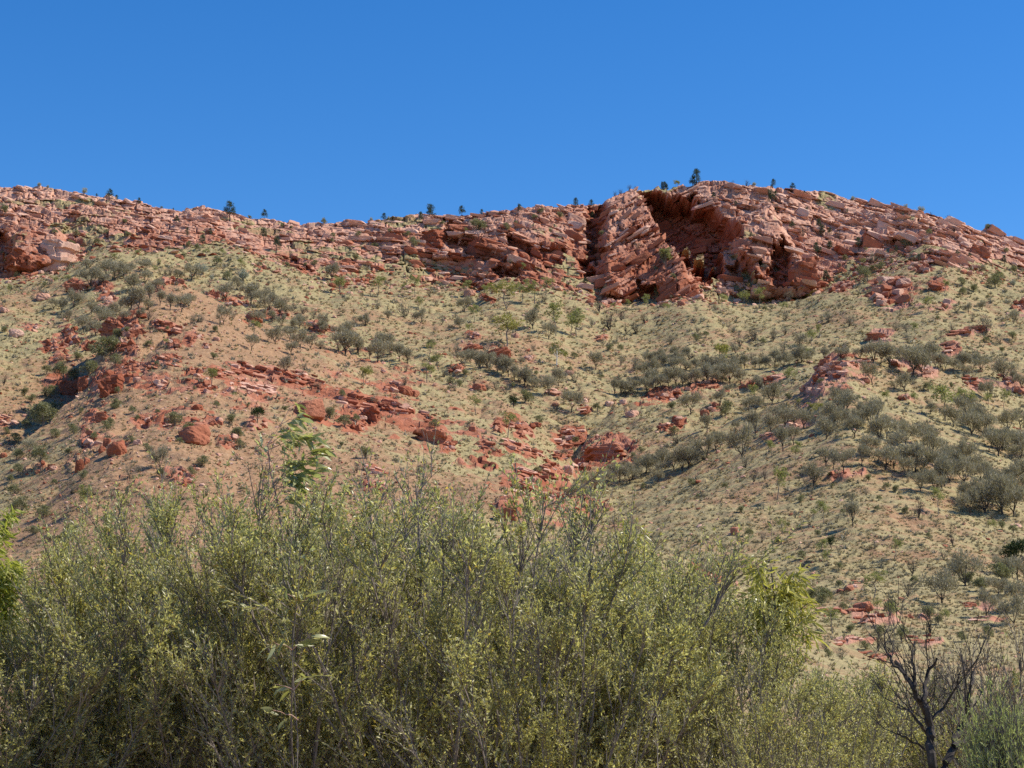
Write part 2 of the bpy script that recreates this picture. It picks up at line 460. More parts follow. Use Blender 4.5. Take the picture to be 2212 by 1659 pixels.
# ---- outcrops and boulders, each where the photograph has it.  (panel, x, y, width, height, kind, label)
# panels: enlarged crops of the photograph, six panel units to one picture column
PANEL = {1: (0, 163.84), 2: (327.68, 163.84), 3: (655.36, 163.84), 4: (0, 327.68), 5: (327.68, 327.68), 6: (655.36, 327.68), 7: (0, 491.52), 8: (327.68, 491.52), 9: (655.36, 491.52)}
def at(panel, x, y):
    a, b = PANEL[panel]
    return a + x / 6.0 * 0.99989, b + y / 6.0 * 0.99989
OUTCROPS = [
    # b: one boulder   o: cluster of broken rocks   s: flat slabs lying in the slope   c: crag with a dark face
    (1, 250, 815, 80, 55, 'b', 'pinkish boulder alone in the pale grass west of the red knoll'),
    (1, 90, 1040, 90, 60, 'b', 'dark red boulder low on the pale grass slope at the edge of the view'),
    (1, 205, 1005, 95, 35, 'o', 'small red rock pile beside the dark red boulder on pale grass'),
    (1, 20, 890, 60, 40, 'b', 'small brown boulder in the pale grass below the dark cliff foot'),
    (1, 470, 760, 120, 60, 'c', 'dark red crag sticking out under the scrub on the knoll top'),
    (1, 600, 755, 120, 40, 'o', 'dark broken rocks in the shade of the knoll scrub'),
    (1, 1000, 730, 170, 110, 'o', 'red rubble capping the top of the knoll'),
    (1, 660, 840, 90, 90, 'o', 'pink rock strip between the shrubs on the shaded knoll flank'),
    (1, 330, 1125, 130, 60, 'o', 'red rocks in the scrub gully beside the knoll'),
    (1, 420, 1080, 90, 90, 'o', 'dark red stack of rocks above the scrub gully'),
    (1, 380, 1205, 80, 80, 'o', 'dark shaded rock rib dropping into the scrub gully'),
    (1, 540, 1120, 70, 60, 'c', 'dark small crag at the lip of the knoll flank'),
    (1, 660, 1040, 150, 110, 'c', 'overhanging dark red ledge along the knoll flank'),
    (1, 780, 1040, 160, 150, 'o', 'large broken red outcrop on the knoll shoulder'),
    (1, 760, 1140, 110, 70, 'o', 'red rocks tumbling from the large knoll outcrop'),
    (1, 1010, 1010, 150, 45, 's', 'long flat red slab on the face of the knoll'),
    (1, 1165, 1075, 80, 60, 'o', 'squarish red rock group in mid slope under the knoll'),
    (1, 1050, 1115, 80, 50, 'o', 'dark red rocks under the long flat slab'),
    (1, 1025, 1215, 120, 55, 's', 'layered red ledge in mid slope under the knoll'),
    (1, 1240, 1110, 60, 30, 'o', 'small scatter of red stones beside the squarish group'),
    (1, 1310, 810, 90, 40, 'o', 'dark red rocks on the crest of the long spur near the knoll'),
    (1, 1420, 850, 110, 45, 'o', 'red rocks strung along the crest of the long spur'),
    (1, 1520, 940, 100, 75, 'b', 'big brown boulder hanging under the spur crest'),
    (1, 1650, 925, 150, 40, 'o', 'low red ledge on the spur crest behind the big brown boulder'),
    (1, 1930, 1010, 140, 40, 's', 'red crest slabs half way down the long spur'),
    (1, 1300, 1060, 40, 30, 'b', 'small pink boulder on the spur face'),
    (4, 650, 400, 130, 120, 'c', 'big dark faced red crag on the lower knoll flank'),
    (4, 650, 300, 70, 60, 'b', 'leaning red block on top of the dark faced crag'),
    (4, 395, 400, 130, 100, 'c', 'red crag facing the scrub gully on the lower flank'),
    (4, 495, 380, 60, 110, 'c', 'narrow upright rock fin beside the red crag over the gully'),
    (4, 770, 260, 100, 60, 'o', 'red rocks on the slope above the dark faced crag'),
    (4, 770, 340, 130, 55, 'o', 'red rocks behind shrubs next to the dark faced crag'),
    (4, 900, 250, 80, 30, 's', 'short red ledge in the middle of the left slope'),
    (4, 1180, 290, 80, 40, 'o', 'red rocks near the start of the long dark ledge'),
    (4, 1320, 290, 120, 40, 's', 'first stretch of the long dark red ledge across the slope'),
    (4, 1500, 290, 180, 50, 's', 'middle stretch of the long dark red ledge across the slope'),
    (4, 1710, 330, 220, 80, 's', 'broad dark red slab where the long ledge ends'),
    (4, 1880, 350, 110, 45, 's', 'thin red slab running down from the broad dark slab'),
    (4, 1550, 400, 180, 60, 's', 'smooth pale orange rock sheet on the slope'),
    (4, 1400, 395, 80, 60, 'o', 'orange rocks beside the smooth pale orange sheet'),
    (4, 960, 370, 90, 40, 'o', 'scattered pink rocks in mid slope'),
    (4, 1240, 390, 110, 50, 'o', 'dark red rocks under the long ledge'),
    (4, 1850, 540, 180, 150, 'b', 'great red sloping rock dome on the slope behind the gum sapling'),
    (4, 1150, 690, 185, 140, 'b', 'great round red boulder alone in the lower slope'),
    (4, 700, 760, 110, 100, 'b', 'dark red boulder with split top among the lower shrubs'),
    (4, 640, 705, 50, 55, 'b', 'small brown boulder beside the split boulder'),
    (4, 610, 750, 40, 55, 'b', 'upright brown stone beside the split boulder'),
    (4, 560, 720, 60, 100, 'o', 'orange column of rocks among the lower shrubs'),
    (4, 475, 860, 50, 90, 'b', 'tall red standing stone low on the slope'),
    (4, 515, 820, 35, 50, 'b', 'small red stone behind the tall standing stone'),
    (4, 590, 570, 80, 70, 'c', 'brown boulder with a black hollow under it'),
    (4, 880, 590, 100, 50, 'o', 'red rock pile above the great round boulder'),
    (4, 1020, 600, 80, 60, 'o', 'dark rocks under the shrub above the great round boulder'),
    (4, 1190, 610, 100, 35, 's', 'red ledge touching the top of the great round boulder'),
    (4, 1290, 600, 90, 45, 'o', 'red rock pile on the line of the ledge past the great round boulder'),
    (4, 1185, 490, 60, 40, 'b', 'small red boulder up the slope from the great round boulder'),
    (4, 1550, 620, 80, 60, 'o', 'orange rocks left of the gum sapling top'),
    (4, 1390, 710, 70, 60, 'o', 'orange rocks among small shrubs beyond the round boulder'),
    (4, 1100, 950, 110, 80, 'o', 'dark rocks just over the shrub tops on the lower slope'),
    (4, 40, 590, 120, 70, 's', 'pale pink slabs at the edge of the view'),
    (4, 20, 780, 40, 40, 'b', 'small orange boulder at the edge of the view'),
    (4, 300, 860, 80, 40, 'o', 'orange rocks on the bottom of the left slope'),
    (4, 225, 875, 40, 35, 'b', 'small orange boulder on the bottom of the left slope'),
    (4, 820, 700, 50, 40, 'b', 'pale orange boulder near the great round boulder'),
    (5, 200, 500, 230, 80, 's', 'wide smooth red rock sheet on the middle slope'),
    (5, 255, 570, 110, 120, 'c', 'red bluff with a dark overhang at the end of the wide sheet'),
    (5, 400, 520, 200, 70, 's', 'red rock sheet trailing down from the bluff'),
    (5, 180, 620, 140, 90, 'o', 'broken red rocks below the bluff'),
    (5, 370, 395, 110, 60, 'o', 'red rocks above the wide red sheet'),
    (5, 460, 400, 90, 70, 'b', 'blocky red boulder in the upper row of rocks'),
    (5, 515, 410, 60, 50, 'b', 'second blocky red boulder ending the upper row of rocks'),
    (5, 600, 560, 100, 40, 's', 'small red sheet beyond the bluff'),
    (5, 630, 690, 160, 90, 'c', 'red crag with shrubs at its foot near the gully'),
    (5, 720, 740, 80, 60, 'o', 'red rocks running down from the shrubby crag'),
    (5, 870, 625, 45, 45, 'b', 'small bright red boulder on the spur slope'),
    (5, 910, 375, 85, 55, 'b', 'round red boulder near the crest of the spur end'),
    (5, 865, 135, 130, 40, 'b', 'long low dark red boulder in the valley grass'),
    (5, 1025, 180, 160, 60, 'b', 'bigger long dark red boulder in the valley grass'),
    (5, 785, 270, 80, 35, 'o', 'red rocks on the spur crest near the shrub hedge'),
    (5, 1205, 195, 55, 35, 'b', 'pinkish boulder in the valley near the white trunk tree'),
    (5, 1450, 280, 50, 30, 'b', 'small pinkish boulder across from the white trunk tree'),
    (5, 1640, 75, 60, 20, 's', 'flat pink stone high in the valley grass'),
    (5, 1130, 60, 35, 35, 'b', 'pink stone beside the tall pale tree in the valley'),
    (5, 880, 65, 70, 25, 's', 'pale flat stones under the tall pale tree'),
    (5, 1455, 655, 140, 45, 's', 'topmost red ledge of the gully step'),
    (5, 1440, 720, 170, 50, 's', 'second red ledge of the gully step'),
    (5, 1420, 790, 150, 55, 's', 'lowest dark ledge of the gully step'),
    (5, 1670, 800, 240, 120, 'c', 'long black fronted crag over the gully'),
    (5, 1445, 870, 70, 60, 'b', 'pale pink boulder standing in the gully'),
    (5, 1515, 860, 90, 50, 'o', 'red rocks next to the pale gully boulder'),
    (5, 1130, 740, 140, 45, 's', 'long dark red slab sloping into the gully'),
    (5, 1230, 780, 110, 35, 's', 'thin red slab under the long dark one at the gully'),
    (5, 1215, 940, 200, 75, 's', 'big dark slab tilted down to the gully bottom'),
    (5, 1370, 920, 160, 100, 's', 'broad red sheet tilted towards the gully bottom'),
    (5, 1250, 1020, 280, 70, 's', 'lowest wide red sheet above the shrub tops'),
    (5, 1075, 1160, 120, 110, 'c', 'dark red crag peeping over the shrub tops'),
    (5, 1100, 600, 90, 60, 'o', 'red rocks in the dip between spur and gully'),
    (5, 1030, 620, 70, 45, 'o', 'dark red rocks beside the dip on the spur'),
    (5, 1260, 595, 45, 35, 'b', 'brown boulder beside the gully path'),
    (5, 950, 730, 90, 40, 's', 'flat red stones on the spur side above the shrubs'),
    (5, 1180, 660, 90, 70, 'o', 'red stones round the green bush by the gully'),
    (5, 1825, 540, 85, 60, 'b', 'square pale red boulder on the far bank of the gully'),
    (5, 1690, 470, 60, 40, 'b', 'pink boulder under the shrub belt end'),
    (5, 1775, 455, 40, 35, 'b', 'smaller pink boulder under the shrub belt end'),
    (5, 1530, 450, 60, 40, 'b', 'pinkish boulder beside the round bush in the gully head'),
    (5, 1545, 515, 80, 25, 's', 'dark flat rock in the gully head'),
    (5, 1365, 470, 45, 25, 'b', 'small flat boulder in the gully head'),
    (5, 1355, 405, 90, 25, 's', 'pink flat rocks in the gully head grass'),
    (5, 2010, 430, 190, 80, 'o', 'red rubble bank under the shrub belt'),
    (5, 2110, 590, 60, 40, 'b', 'small red boulder far up the gully bank'),
    (5, 2030, 625, 70, 40, 'o', 'red rocks on the gully bank'),
    (5, 300, 980, 110, 50, 'o', 'orange rocks just above the foreground shrub tops'),
    (5, 290, 880, 110, 40, 's', 'orange slabs on the slope above the shrub tops'),
    (6, 55, 440, 120, 90, 'o', 'heap of bright red rubble across the gully'),
    (6, 220, 400, 60, 60, 'o', 'red rocks at the end of the bright rubble heap'),
    (6, 320, 360, 110, 40, 's', 'red ledge under the shrub belt'),
    (6, 395, 395, 60, 25, 's', 'small red sheet under the shrub belt'),
    (6, 545, 360, 60, 40, 'o', 'red rocks between shrubs under the belt'),
    (6, 690, 345, 120, 45, 's', 'red sheet behind the rocky peak'),
    (6, 350, 500, 80, 40, 'o', 'red rocks on the gully flank below the peak'),
    (6, 300, 540, 55, 60, 'b', 'upright dark red boulder on the gully flank'),
    (6, 145, 590, 60, 45, 'o', 'small red outcrop on the lower gully flank'),
    (6, 65, 630, 90, 45, 'o', 'red outcrop lowest on the gully flank'),
    (6, 1000, 250, 120, 90, 'o', 'red rubble near the top of the rocky peak'),
    (6, 960, 330, 120, 80, 'o', 'red rubble on the shaded side of the rocky peak'),
    (6, 1050, 310, 150, 90, 'o', 'orange rubble spread on the face of the rocky peak'),
    (6, 920, 390, 150, 50, 'o', 'line of red rocks at the foot of the rocky peak'),
    (6, 1140, 180, 80, 20, 'o', 'capstones on the rocky peak'),
    (6, 1200, 235, 130, 35, 's', 'dark ledge just under the cap of the rocky peak'),
    (6, 1260, 330, 60, 40, 'b', 'grey brown boulder beside the peak'),
    (6, 1470, 240, 110, 35, 'o', 'red rocks under trees along the ridge past the peak'),
    (6, 1590, 300, 110, 60, 'o', 'pale red rocks at the tree feet along the ridge'),
    (6, 1650, 260, 60, 60, 'o', 'pinkish rocks in the gap of the ridge trees'),
    (6, 1910, 370, 110, 90, 'o', 'red rocky rib on the hill edge'),
    (6, 2110, 350, 110, 65, 'o', 'bright red rock group at the edge of the hill'),
    (6, 2180, 400, 60, 40, 'o', 'orange rocks at the edge of the hill'),
    (6, 1480, 440, 60, 25, 'o', 'small orange rocks in the open grass of the hill'),
    (6, 820, 610, 110, 35, 's', 'pink flat rocks in front of the dark round bushes'),
    (6, 670, 665, 70, 20, 's', 'thin pink slab in the grass under the dark bushes'),
    (6, 1080, 905, 100, 25, 'o', 'orange stones beside the lone dark bush'),
    (6, 1180, 890, 50, 15, 's', 'pale slab behind the orange stones'),
    (6, 478, 1245, 50, 60, 'b', 'lone orange topped boulder in open grass'),
    (6, 255, 930, 40, 20, 'b', 'small red stone in the open grass of the hill'),
    (9, 1255, 715, 120, 65, 'b', 'big dark red boulder at the bottom of the hill'),
    (9, 1165, 595, 60, 35, 'b', 'flat orange boulder above the big dark one'),
    (9, 1195, 565, 50, 20, 's', 'thin orange slab above the flat boulder'),
    (9, 1115, 605, 45, 25, 'b', 'small orange stone next to the flat boulder'),
    (9, 1030, 735, 90, 30, 's', 'start of the low red ledge at the hill foot'),
    (9, 1150, 755, 120, 35, 's', 'middle of the low red ledge at the hill foot'),
    (9, 1250, 795, 110, 40, 's', 'end of the low red ledge at the hill foot'),
    (9, 1345, 790, 70, 50, 'o', 'dark rocks under the spindly green tree'),
    (9, 1090, 925, 100, 30, 's', 'red flat rocks in the flat ground beyond the shrubs'),
    (9, 1200, 910, 80, 25, 's', 'red thin ledge in the flat ground'),
    (9, 1290, 1000, 90, 25, 's', 'dark red ledge nearest the olive shrubs'),
    (9, 1360, 1030, 60, 40, 'b', 'dark red block nearest the olive shrubs'),
    (9, 1600, 920, 140, 40, 's', 'orange ledge behind the bare dark tree'),
    (9, 1900, 715, 100, 40, 's', 'orange slabs under the grey bushes'),
    (9, 1940, 790, 110, 25, 's', 'pale pink sheet under the grey bushes'),
    (9, 1540, 775, 60, 25, 'o', 'small orange rocks in the scrub at the hill foot'),
    (9, 1480, 650, 45, 20, 'b', 'flat orange stone in the grass at the hill foot'),
    (9, 330, 500, 190, 110, 'o', 'orange rubble on the near hummock'),
    (9, 470, 570, 70, 40, 'o', 'red stones on the near hummock beside the yellow gum'),
    (9, 150, 720, 120, 60, 'o', 'orange rocks showing between the shrub tops'),
    (3, 1400, 840, 230, 150, 'o', 'bright red layered outcrop under the ridge'),
    (3, 1110, 770, 130, 45, 'o', 'purplish rock heap at the foot of the cliff'),
    (3, 1490, 730, 90, 60, 'b', 'pale brown boulder standing above the bright red outcrop'),
    (3, 1590, 650, 100, 35, 'o', 'red rocks in the grass under the ridge'),
    (3, 1680, 760, 90, 50, 'c', 'dark red crag on the upper slope edge'),
    (3, 1740, 880, 60, 50, 'o', 'red rocks beside the spreading olive tree'),
    (3, 1330, 1060, 110, 65, 'c', 'dark red bluff half way down the open slope'),
    (3, 1870, 1025, 190, 30, 's', 'long red ledge in the upper side gully'),
    (3, 1750, 1095, 90, 25, 's', 'upper red step of the side gully'),
    (3, 1755, 1140, 80, 35, 's', 'lower red step of the side gully'),
    (3, 2190, 880, 70, 80, 'o', 'red rocks at the edge high on the slope'),
    (3, 640, 785, 140, 90, 'b', 'pale angular boulder lying at the cliff foot'),
    (3, 470, 790, 190, 80, 'o', 'broken pink boulders at the cliff foot under the great hollow'),
    (3, 90, 800, 170, 130, 'c', 'purplish buttress foot beside the great hollow'),
    (3, 155, 850, 50, 35, 'b', 'dark small boulder below the buttress foot'),
    (3, 870, 720, 170, 150, 'c', 'orange square pillar beside the small cave'),
    (2, 1720, 840, 130, 80, 'o', 'pale broken rocks at the foot of the bright buttress'),
    (2, 1880, 790, 150, 110, 'c', 'orange rock pile at the buttress corner'),
    (2, 850, 790, 70, 50, 'b', 'white pinkish boulder beside a green bush under the cliff'),
    (2, 960, 830, 80, 30, 's', 'dark red slab in the grass under the cliff'),
    (1, 330, 610, 200, 190, 'c', 'pale pink crag at the edge of the dark cliff'),
    (1, 120, 610, 150, 110, 'c', 'dark red crag at the foot of the shaded cliff'),
    (1, 430, 600, 90, 70, 'o', 'red rocks at the foot of the pale pink crag'),
    (2, 640, 500, 170, 110, 'c', 'brown overhanging block in the middle of the cliff'),
    (2, 980, 560, 230, 130, 'c', 'smooth sloping slab jutting from the middle of the cliff'),
    (2, 790, 440, 130, 90, 'c', 'rounded dark block under the crest of the cliff'),
    (2, 1330, 330, 150, 60, 'o', 'stacked pink brown blocks on the skyline'),
    (1, 1230, 345, 230, 70, 'o', 'layered pale rock stack on the skyline of the low ridge'),
    (3, 1520, 370, 200, 80, 's', 'dark edged pink leaning slabs near the falling skyline'),
    (3, 1950, 560, 150, 90, 'c', 'dark fronted block low in the right cliff'),
]

# bare rock round the outcrops: a skin of ledges in the ground itself
rowP = row_of((PZ - EYE) / PY)
ROCKY = np.zeros_like(PZ)
wob = 0.45 * fbm(XX / 2.6, DD / 2.6, 111, 3)
def first_hit(u, v):
    t, e = pix_dir(u, v)
    jj_ = int(np.clip(np.searchsorted(TC, t), 1, NC - 1))
    ok = np.nonzero((PZ[30:, jj_] - EYE) / PY[30:, jj_] >= e)[0]
    return (ok[0] + 30) if len(ok) else NR - 25, jj_
for pan, x, y, w, h, kind, label in OUTCROPS:
    u, v = at(pan, x, y)
    i, j = first_hit(u, v)
    if CLIFF[i, j] > 0.3:
        continue
    a_, b_ = w / 12.0, max(h / 12.0, 2.0)
    j0, j1 = np.searchsorted(U_COLS, [u - 2.2 * a_ - 4, u + 2.2 * a_ + 4])
    i0, i1 = np.searchsorted(DR, [DR[i] - 25, DR[i] + 25])
    sl = (slice(i0, i1), slice(j0, j1))
    tilt = 0.28 if kind == 's' and u < 560 else (-0.12 if kind == 's' else 0.0)
    ell = np.hypot((CU[sl] - u) / (a_ * 1.3), (rowP[sl] - v + h / 12.0 - tilt * (CU[sl] - u)) / (b_ * 1.5)) + wob[sl]
    ROCKY[sl] = np.maximum(ROCKY[sl], (1 - sstep(0.6, 1.35, ell)) * (0.55 if kind == 'b' else 1.0))
for (ua, va, ub, vb_, wd, am) in ((190, 395, 330, 400, 22, 0.55), (330, 400, 440, 425, 26, 0.6), (430, 430, 590, 520, 22, 0.6), (120, 330, 190, 430, 24, 0.55), (90, 400, 150, 470, 22, 0.45),
                                 (560, 440, 600, 500, 18, 0.5), (300, 330, 420, 378, 9, 0.5), (805, 400, 862, 365, 15, 0.6), (640, 405, 720, 380, 9, 0.5), (870, 270, 920, 310, 14, 0.5)):
    tt_ = np.clip(((CU - ua) * (ub - ua) + (rowP - va) * (vb_ - va)) / ((ub - ua) ** 2 + (vb_ - va) ** 2), 0, 1)
    wd = wd * (1.5 if ub < 600 else 1.0)
    dd_ = np.hypot(CU - ua - tt_ * (ub - ua), rowP - va - tt_ * (vb_ - va)) / wd
    pat = sstep(0.05, 0.45, fbm(XX / 3.2, ZB / 1.3, 131, 4))
    ROCKY = np.maximum(ROCKY, am * 1.5 * pat * (1 - sstep(0.4, 1.2, dd_)) * (DD < 350))
ROCKY = np.clip(ROCKY, 0, 1)
rs_ = bed(XX, ZB) * np.where(CU < 560, 1, 1)
Lr = rs_ / 0.8 + 0.4 * fbm(XX / 3.0, DD / 3.0, 121, 3)
lr, lfr = np.floor(Lr), Lr - np.floor(Lr)
br = np.floor(XX / 1.8 + 7.7 * h2(lr, lr * 0, 5))
ledge = 0.8 * (sstep(0.35, 0.9, lfr) - lfr) + 0.5 * (h2(lr, br, 6) - 0.3)
PZ += hillw * ROCKY * (ledge + 0.15)
PY -= hillw * ROCKY * 0.7 * (h2(lr, br, 9) - 0.4)
# loose small relief of the stony slopes
PZ += hillw * (0.10 * vnoise(XX / 1.1, DD / 1.2, 81) + 0.06 * vnoise(XX / 0.5, DD / 0.6, 82))

def hit(u, v):
    """the ground point seen at picture point (u, v) and its grid column / row: walks out along the sight line"""
    t, e = pix_dir(u, v)
    j = int(np.clip(np.searchsorted(TC, t), 1, NC - 1))
    if abs(TC[j - 1] - t) < abs(TC[j] - t):
        j -= 1
    rise = (PZ[:, j] - EYE) / PY[:, j]
    ok = np.nonzero(rise[30:] >= e)[0]
    i = (ok[0] + 30) if len(ok) else 30 + int(np.argmax(rise[30:]))
    return i, j

def spot(u, v):
    """ground point under picture point (u, v), interpolated between grid rows; and its grid indices"""
    i, j = hit(u, v)
    t, e = pix_dir(u, v)
    ra, rb = (PZ[i - 1, j] - EYE) / PY[i - 1, j], (PZ[i, j] - EYE) / PY[i, j]
    w = np.clip((e - ra) / (rb - ra + 1e-9), 0, 1)
    y = PY[i - 1, j] * (1 - w) + PY[i, j] * w
    if CLIFF[i, j] > 0.2:
        return np.array([PX[i, j], PY[i, j], PZ[i, j]]), i, j
    return np.array([float(t) * y, y, PZ[i - 1, j] * (1 - w) + PZ[i, j] * w]), i, j

def grade(i, j):
    i0, i1, j0, j1 = max(i - 2, 0), min(i + 2, NR - 1), max(j - 2, 0), min(j + 2, NC - 1)
    a = np.array([PX[i1, j] - PX[i0, j], PY[i1, j] - PY[i0, j], PZ[i1, j] - PZ[i0, j]])
    b = np.array([PX[i, j1] - PX[i, j0], PY[i, j1] - PY[i, j0], PZ[i, j1] - PZ[i, j0]])
    n = np.cross(b, a)
    return n / (np.linalg.norm(n) + 1e-9)

# ------------------------------------------------------------------ ground material and mesh
def ground_mat():
    m, nt, out = new_mat('stony spinifex hillside')
    at = nt.nodes.new('ShaderNodeAttribute'); at.attribute_name = 'rock'
    sep = nt.nodes.new('ShaderNodeSeparateColor')
    nt.links.new(at.outputs['Color'], sep.inputs[0])
    pos = world_pos(nt)
    n_big = noise_tex(nt, pos, 0.055, 4, 0.6)
    n_mid = noise_tex(nt, pos, 0.42, 6, 0.65)
    n_fin = noise_tex(nt, pos, 1.9, 5, 0.7)
    straw = ramp(nt, n_fin, [(0.25, (0.18, 0.15, 0.08)), (0.42, (0.30, 0.25, 0.128)), (0.55, (0.375, 0.312, 0.16)), (0.75, (0.46, 0.385, 0.21))])
    soil = ramp(nt, n_fin, [(0.3, (0.26, 0.145, 0.08)), (0.55, (0.37, 0.228, 0.13)), (0.75, (0.47, 0.325, 0.205))])
    bare = fmath(nt, 'ADD', fmath(nt, 'MULTIPLY', n_mid, 1.6), fmath(nt, 'MULTIPLY', n_big, 0.9))
    bare = fmath(nt, 'ADD', bare, fmath(nt, 'MULTIPLY', sep.outputs[1], 0.55))
    r1 = ramp(nt, fmath(nt, 'MULTIPLY', bare, 0.5), [(0.60, (0, 0, 0)), (0.76, (1, 1, 1))])
    grass = mix(nt, r1, straw, soil)
    # rock: pale pink towards the crest, red lower down, broken up by noise; beds as thin streaks
    sx = nt.nodes.new('ShaderNodeSeparateXYZ'); nt.links.new(pos, sx.inputs[0])
    rnd = noise_tex(nt, pos, 0.16, 5, 0.6)
    cp, n2 = rock_colour(nt, PINK, n_mid, 0.5)
    cr, _ = rock_colour(nt, RED, n_mid, 0.5)
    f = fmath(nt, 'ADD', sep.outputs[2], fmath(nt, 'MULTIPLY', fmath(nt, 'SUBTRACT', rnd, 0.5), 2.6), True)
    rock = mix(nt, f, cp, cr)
    rk = fmath(nt, 'ADD', sep.outputs[0], fmath(nt, 'MULTIPLY', fmath(nt, 'SUBTRACT', n_mid, 0.5), 1.6))
    rk = ramp(nt, rk, [(0.42, (0, 0, 0)), (0.56, (1, 1, 1))])
    col = mix(nt, rk, grass, rock)
    principled(nt, out, col, 0.95, 0.1, bump=n_fin, bump_strength=0.75, bump_dist=0.35)
    return m

# rock: share of bare rock; stone: share of bare soil; redness of the rock
ROCK = CLIFF * (0.62 + 0.55 * sstep(-0.5, 0.4, fbm(XX / 8.0, ZB / 5.0, 101, 3)))
bench = sstep(0.3, 0.6, fbm(XX / 12.0, ZB / 4.0, 103, 3))           # grassy benches on the left of the crest
ROCK -= CLIFF * bench * (0.42 * (1 - sstep(380, 460, CU)) + 0.25)
ROCK = np.maximum(ROCK, ROCKY * 0.72)
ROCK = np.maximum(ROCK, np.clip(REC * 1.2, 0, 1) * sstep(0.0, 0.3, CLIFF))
SOIL = 0.35 * fbm(XX / 18.0, DD / 22.0, 105, 3)
left_front = np.exp(-((CU - 220) / 220.0) ** 2) * (DD < 285)
SOIL = SOIL + 0.9 * left_front - 0.1 + 0.9 * ROCKY
REDN = np.where(cl_s > -0.1, 0.80 + 0.28 * np.exp(-((CU - 610) / 150.0) ** 2) - 0.85 * np.clip(cl_s, 0, 1) - 0.25 * sstep(735, 780, CU), 0.95)
REDN = np.where((DD < 345) & (CU > 770), 0.45, REDN)
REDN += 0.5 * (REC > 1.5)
verts = np.stack([PX, PY, PZ], -1).reshape(-1, 3)
ii, jj = np.meshgrid(np.arange(NR - 1), np.arange(NC - 1), indexing='ij')
a = (ii * NC + jj).ravel()
faces = np.stack([a, a + 1, a + NC + 1, a + NC], 1)
M_GROUND = ground_mat()
me = mesh_np('hillside', verts, faces, M_GROUND)
ca = me.color_attributes.new('rock', 'FLOAT_COLOR', 'POINT')
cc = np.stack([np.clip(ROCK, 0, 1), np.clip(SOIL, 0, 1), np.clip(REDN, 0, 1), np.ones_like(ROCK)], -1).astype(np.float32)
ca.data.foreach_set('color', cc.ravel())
hillside = tag(link('hillside', me), 'stony hillside of straw grass rising to a red quartzite ridge', None, kind='structure')
# the flat that goes on to the horizon on every side, just below the modelled slopes
pl = mesh_np('plain', [(-4000, -4000, -0.35), (4000, -4000, -0.35), (4000, 4000, -0.35), (-4000, 4000, -0.35)], [(0, 1, 2, 3)], M_GROUND)
ca = pl.color_attributes.new('rock', 'FLOAT_COLOR', 'POINT')
ca.data.foreach_set('color', np.tile([0, 0.2, 0.9, 1], 4).astype(np.float32))
tag(link('plain', pl), 'flat straw coloured plain below the hills', None, kind='structure')
# ------------------------------------------------------------------ rocks
ORD = ["first", "second", "third", "fourth", "fifth", "sixth", "seventh", "eighth", "ninth", "tenth", "eleventh", "twelfth", "thirteenth",
       "fourteenth", "fifteenth", "sixteenth", "seventeenth", "eighteenth", "nineteenth", "twentieth"]
def ordinal(n):
    """1 -> first, 23 -> twenty-third"""
    if n <= 20:
        return ORD[n - 1]
    tens = {2: "twent", 3: "thirt", 4: "fort", 5: "fift", 6: "sixt", 7: "sevent", 8: "eight", 9: "ninet"}[n // 10]
    return tens + "ieth" if n % 10 == 0 else tens + "y-" + ORD[n % 10 - 1]

def ico(level):
    p = (1 + 5 ** 0.5) / 2
    v = np.array([(-1, p, 0), (1, p, 0), (-1, -p, 0), (1, -p, 0), (0, -1, p), (0, 1, p), (0, -1, -p), (0, 1, -p), (p, 0, -1), (p, 0, 1), (-p, 0, -1), (-p, 0, 1)], float)
    f = [(0, 11, 5), (0, 5, 1), (0, 1, 7), (0, 7, 10), (0, 10, 11), (1, 5, 9), (5, 11, 4), (11, 10, 2), (10, 7, 6), (7, 1, 8),
         (3, 9, 4), (3, 4, 2), (3, 2, 6), (3, 6, 8), (3, 8, 9), (4, 9, 5), (2, 4, 11), (6, 2, 10), (8, 6, 7), (9, 8, 1)]
    v = list(map(tuple, v / np.linalg.norm(v[0])))
    for _ in range(level):
        cache, nf = {}, []
        def mid(a, b):
            key = (min(a, b), max(a, b))
            if key not in cache:
                m = np.array(v[a]) + np.array(v[b])
                v.append(tuple(m / np.linalg.norm(m)))
                cache[key] = len(v) - 1
            return cache[key]
        for a, b, c in f:
            x, y, z = mid(a, b), mid(b, c), mid(c, a)
            nf += [(a, x, z), (b, y, x), (c, z, y), (x, y, z)]
        f = nf
    return np.array(v), np.array(f)
ICO = [ico(k) for k in range(5)]

def rock_shape(rs, level, slab=1.0, cuts=5, lump=0.0, round_=0.0):
    """a broken block: a ball cut by six uneven box faces and a few oblique ones; slab < 1 flattens it"""
    v, f = ICO[level]
    n = [(1, 0, 0), (-1, 0, 0), (0, 1, 0), (0, -1, 0), (0, 0, 1), (0, 0, -1)]
    n = np.array(n, float) + rs.normal(0, 0.16, (6, 3))
    ex = rs.normal(0, 1, (cuts, 3))
    n = np.vstack([n, ex])
    n /= np.linalg.norm(n, axis=1, keepdims=True)
    d = np.concatenate([rs.uniform(0.55, 0.8, 6), rs.uniform(0.68, 0.95, cuts)])
    dots = v @ n.T
    r = np.where(dots > 0.02, d / np.maximum(dots, 0.02), 9).min(1)
    r = np.minimum(r, 1.3)
    r = r * (1 - round_) + 0.8 * round_
    if lump:
        r *= 1 + lump * (vnoise(v[:, 0] * 2.3 + v[:, 2] * 1.7 + 31, v[:, 1] * 2.3 - v[:, 2] * 2.1, int(rs.randint(9999)))
                         + 0.5 * vnoise(v[:, 0] * 5.1 + v[:, 2] * 3.7 + 11, v[:, 1] * 5.3 - v[:, 2] * 4.1, int(rs.randint(9999))))
    p = v * r[:, None]
    p[:, 2] *= slab
    return p, f

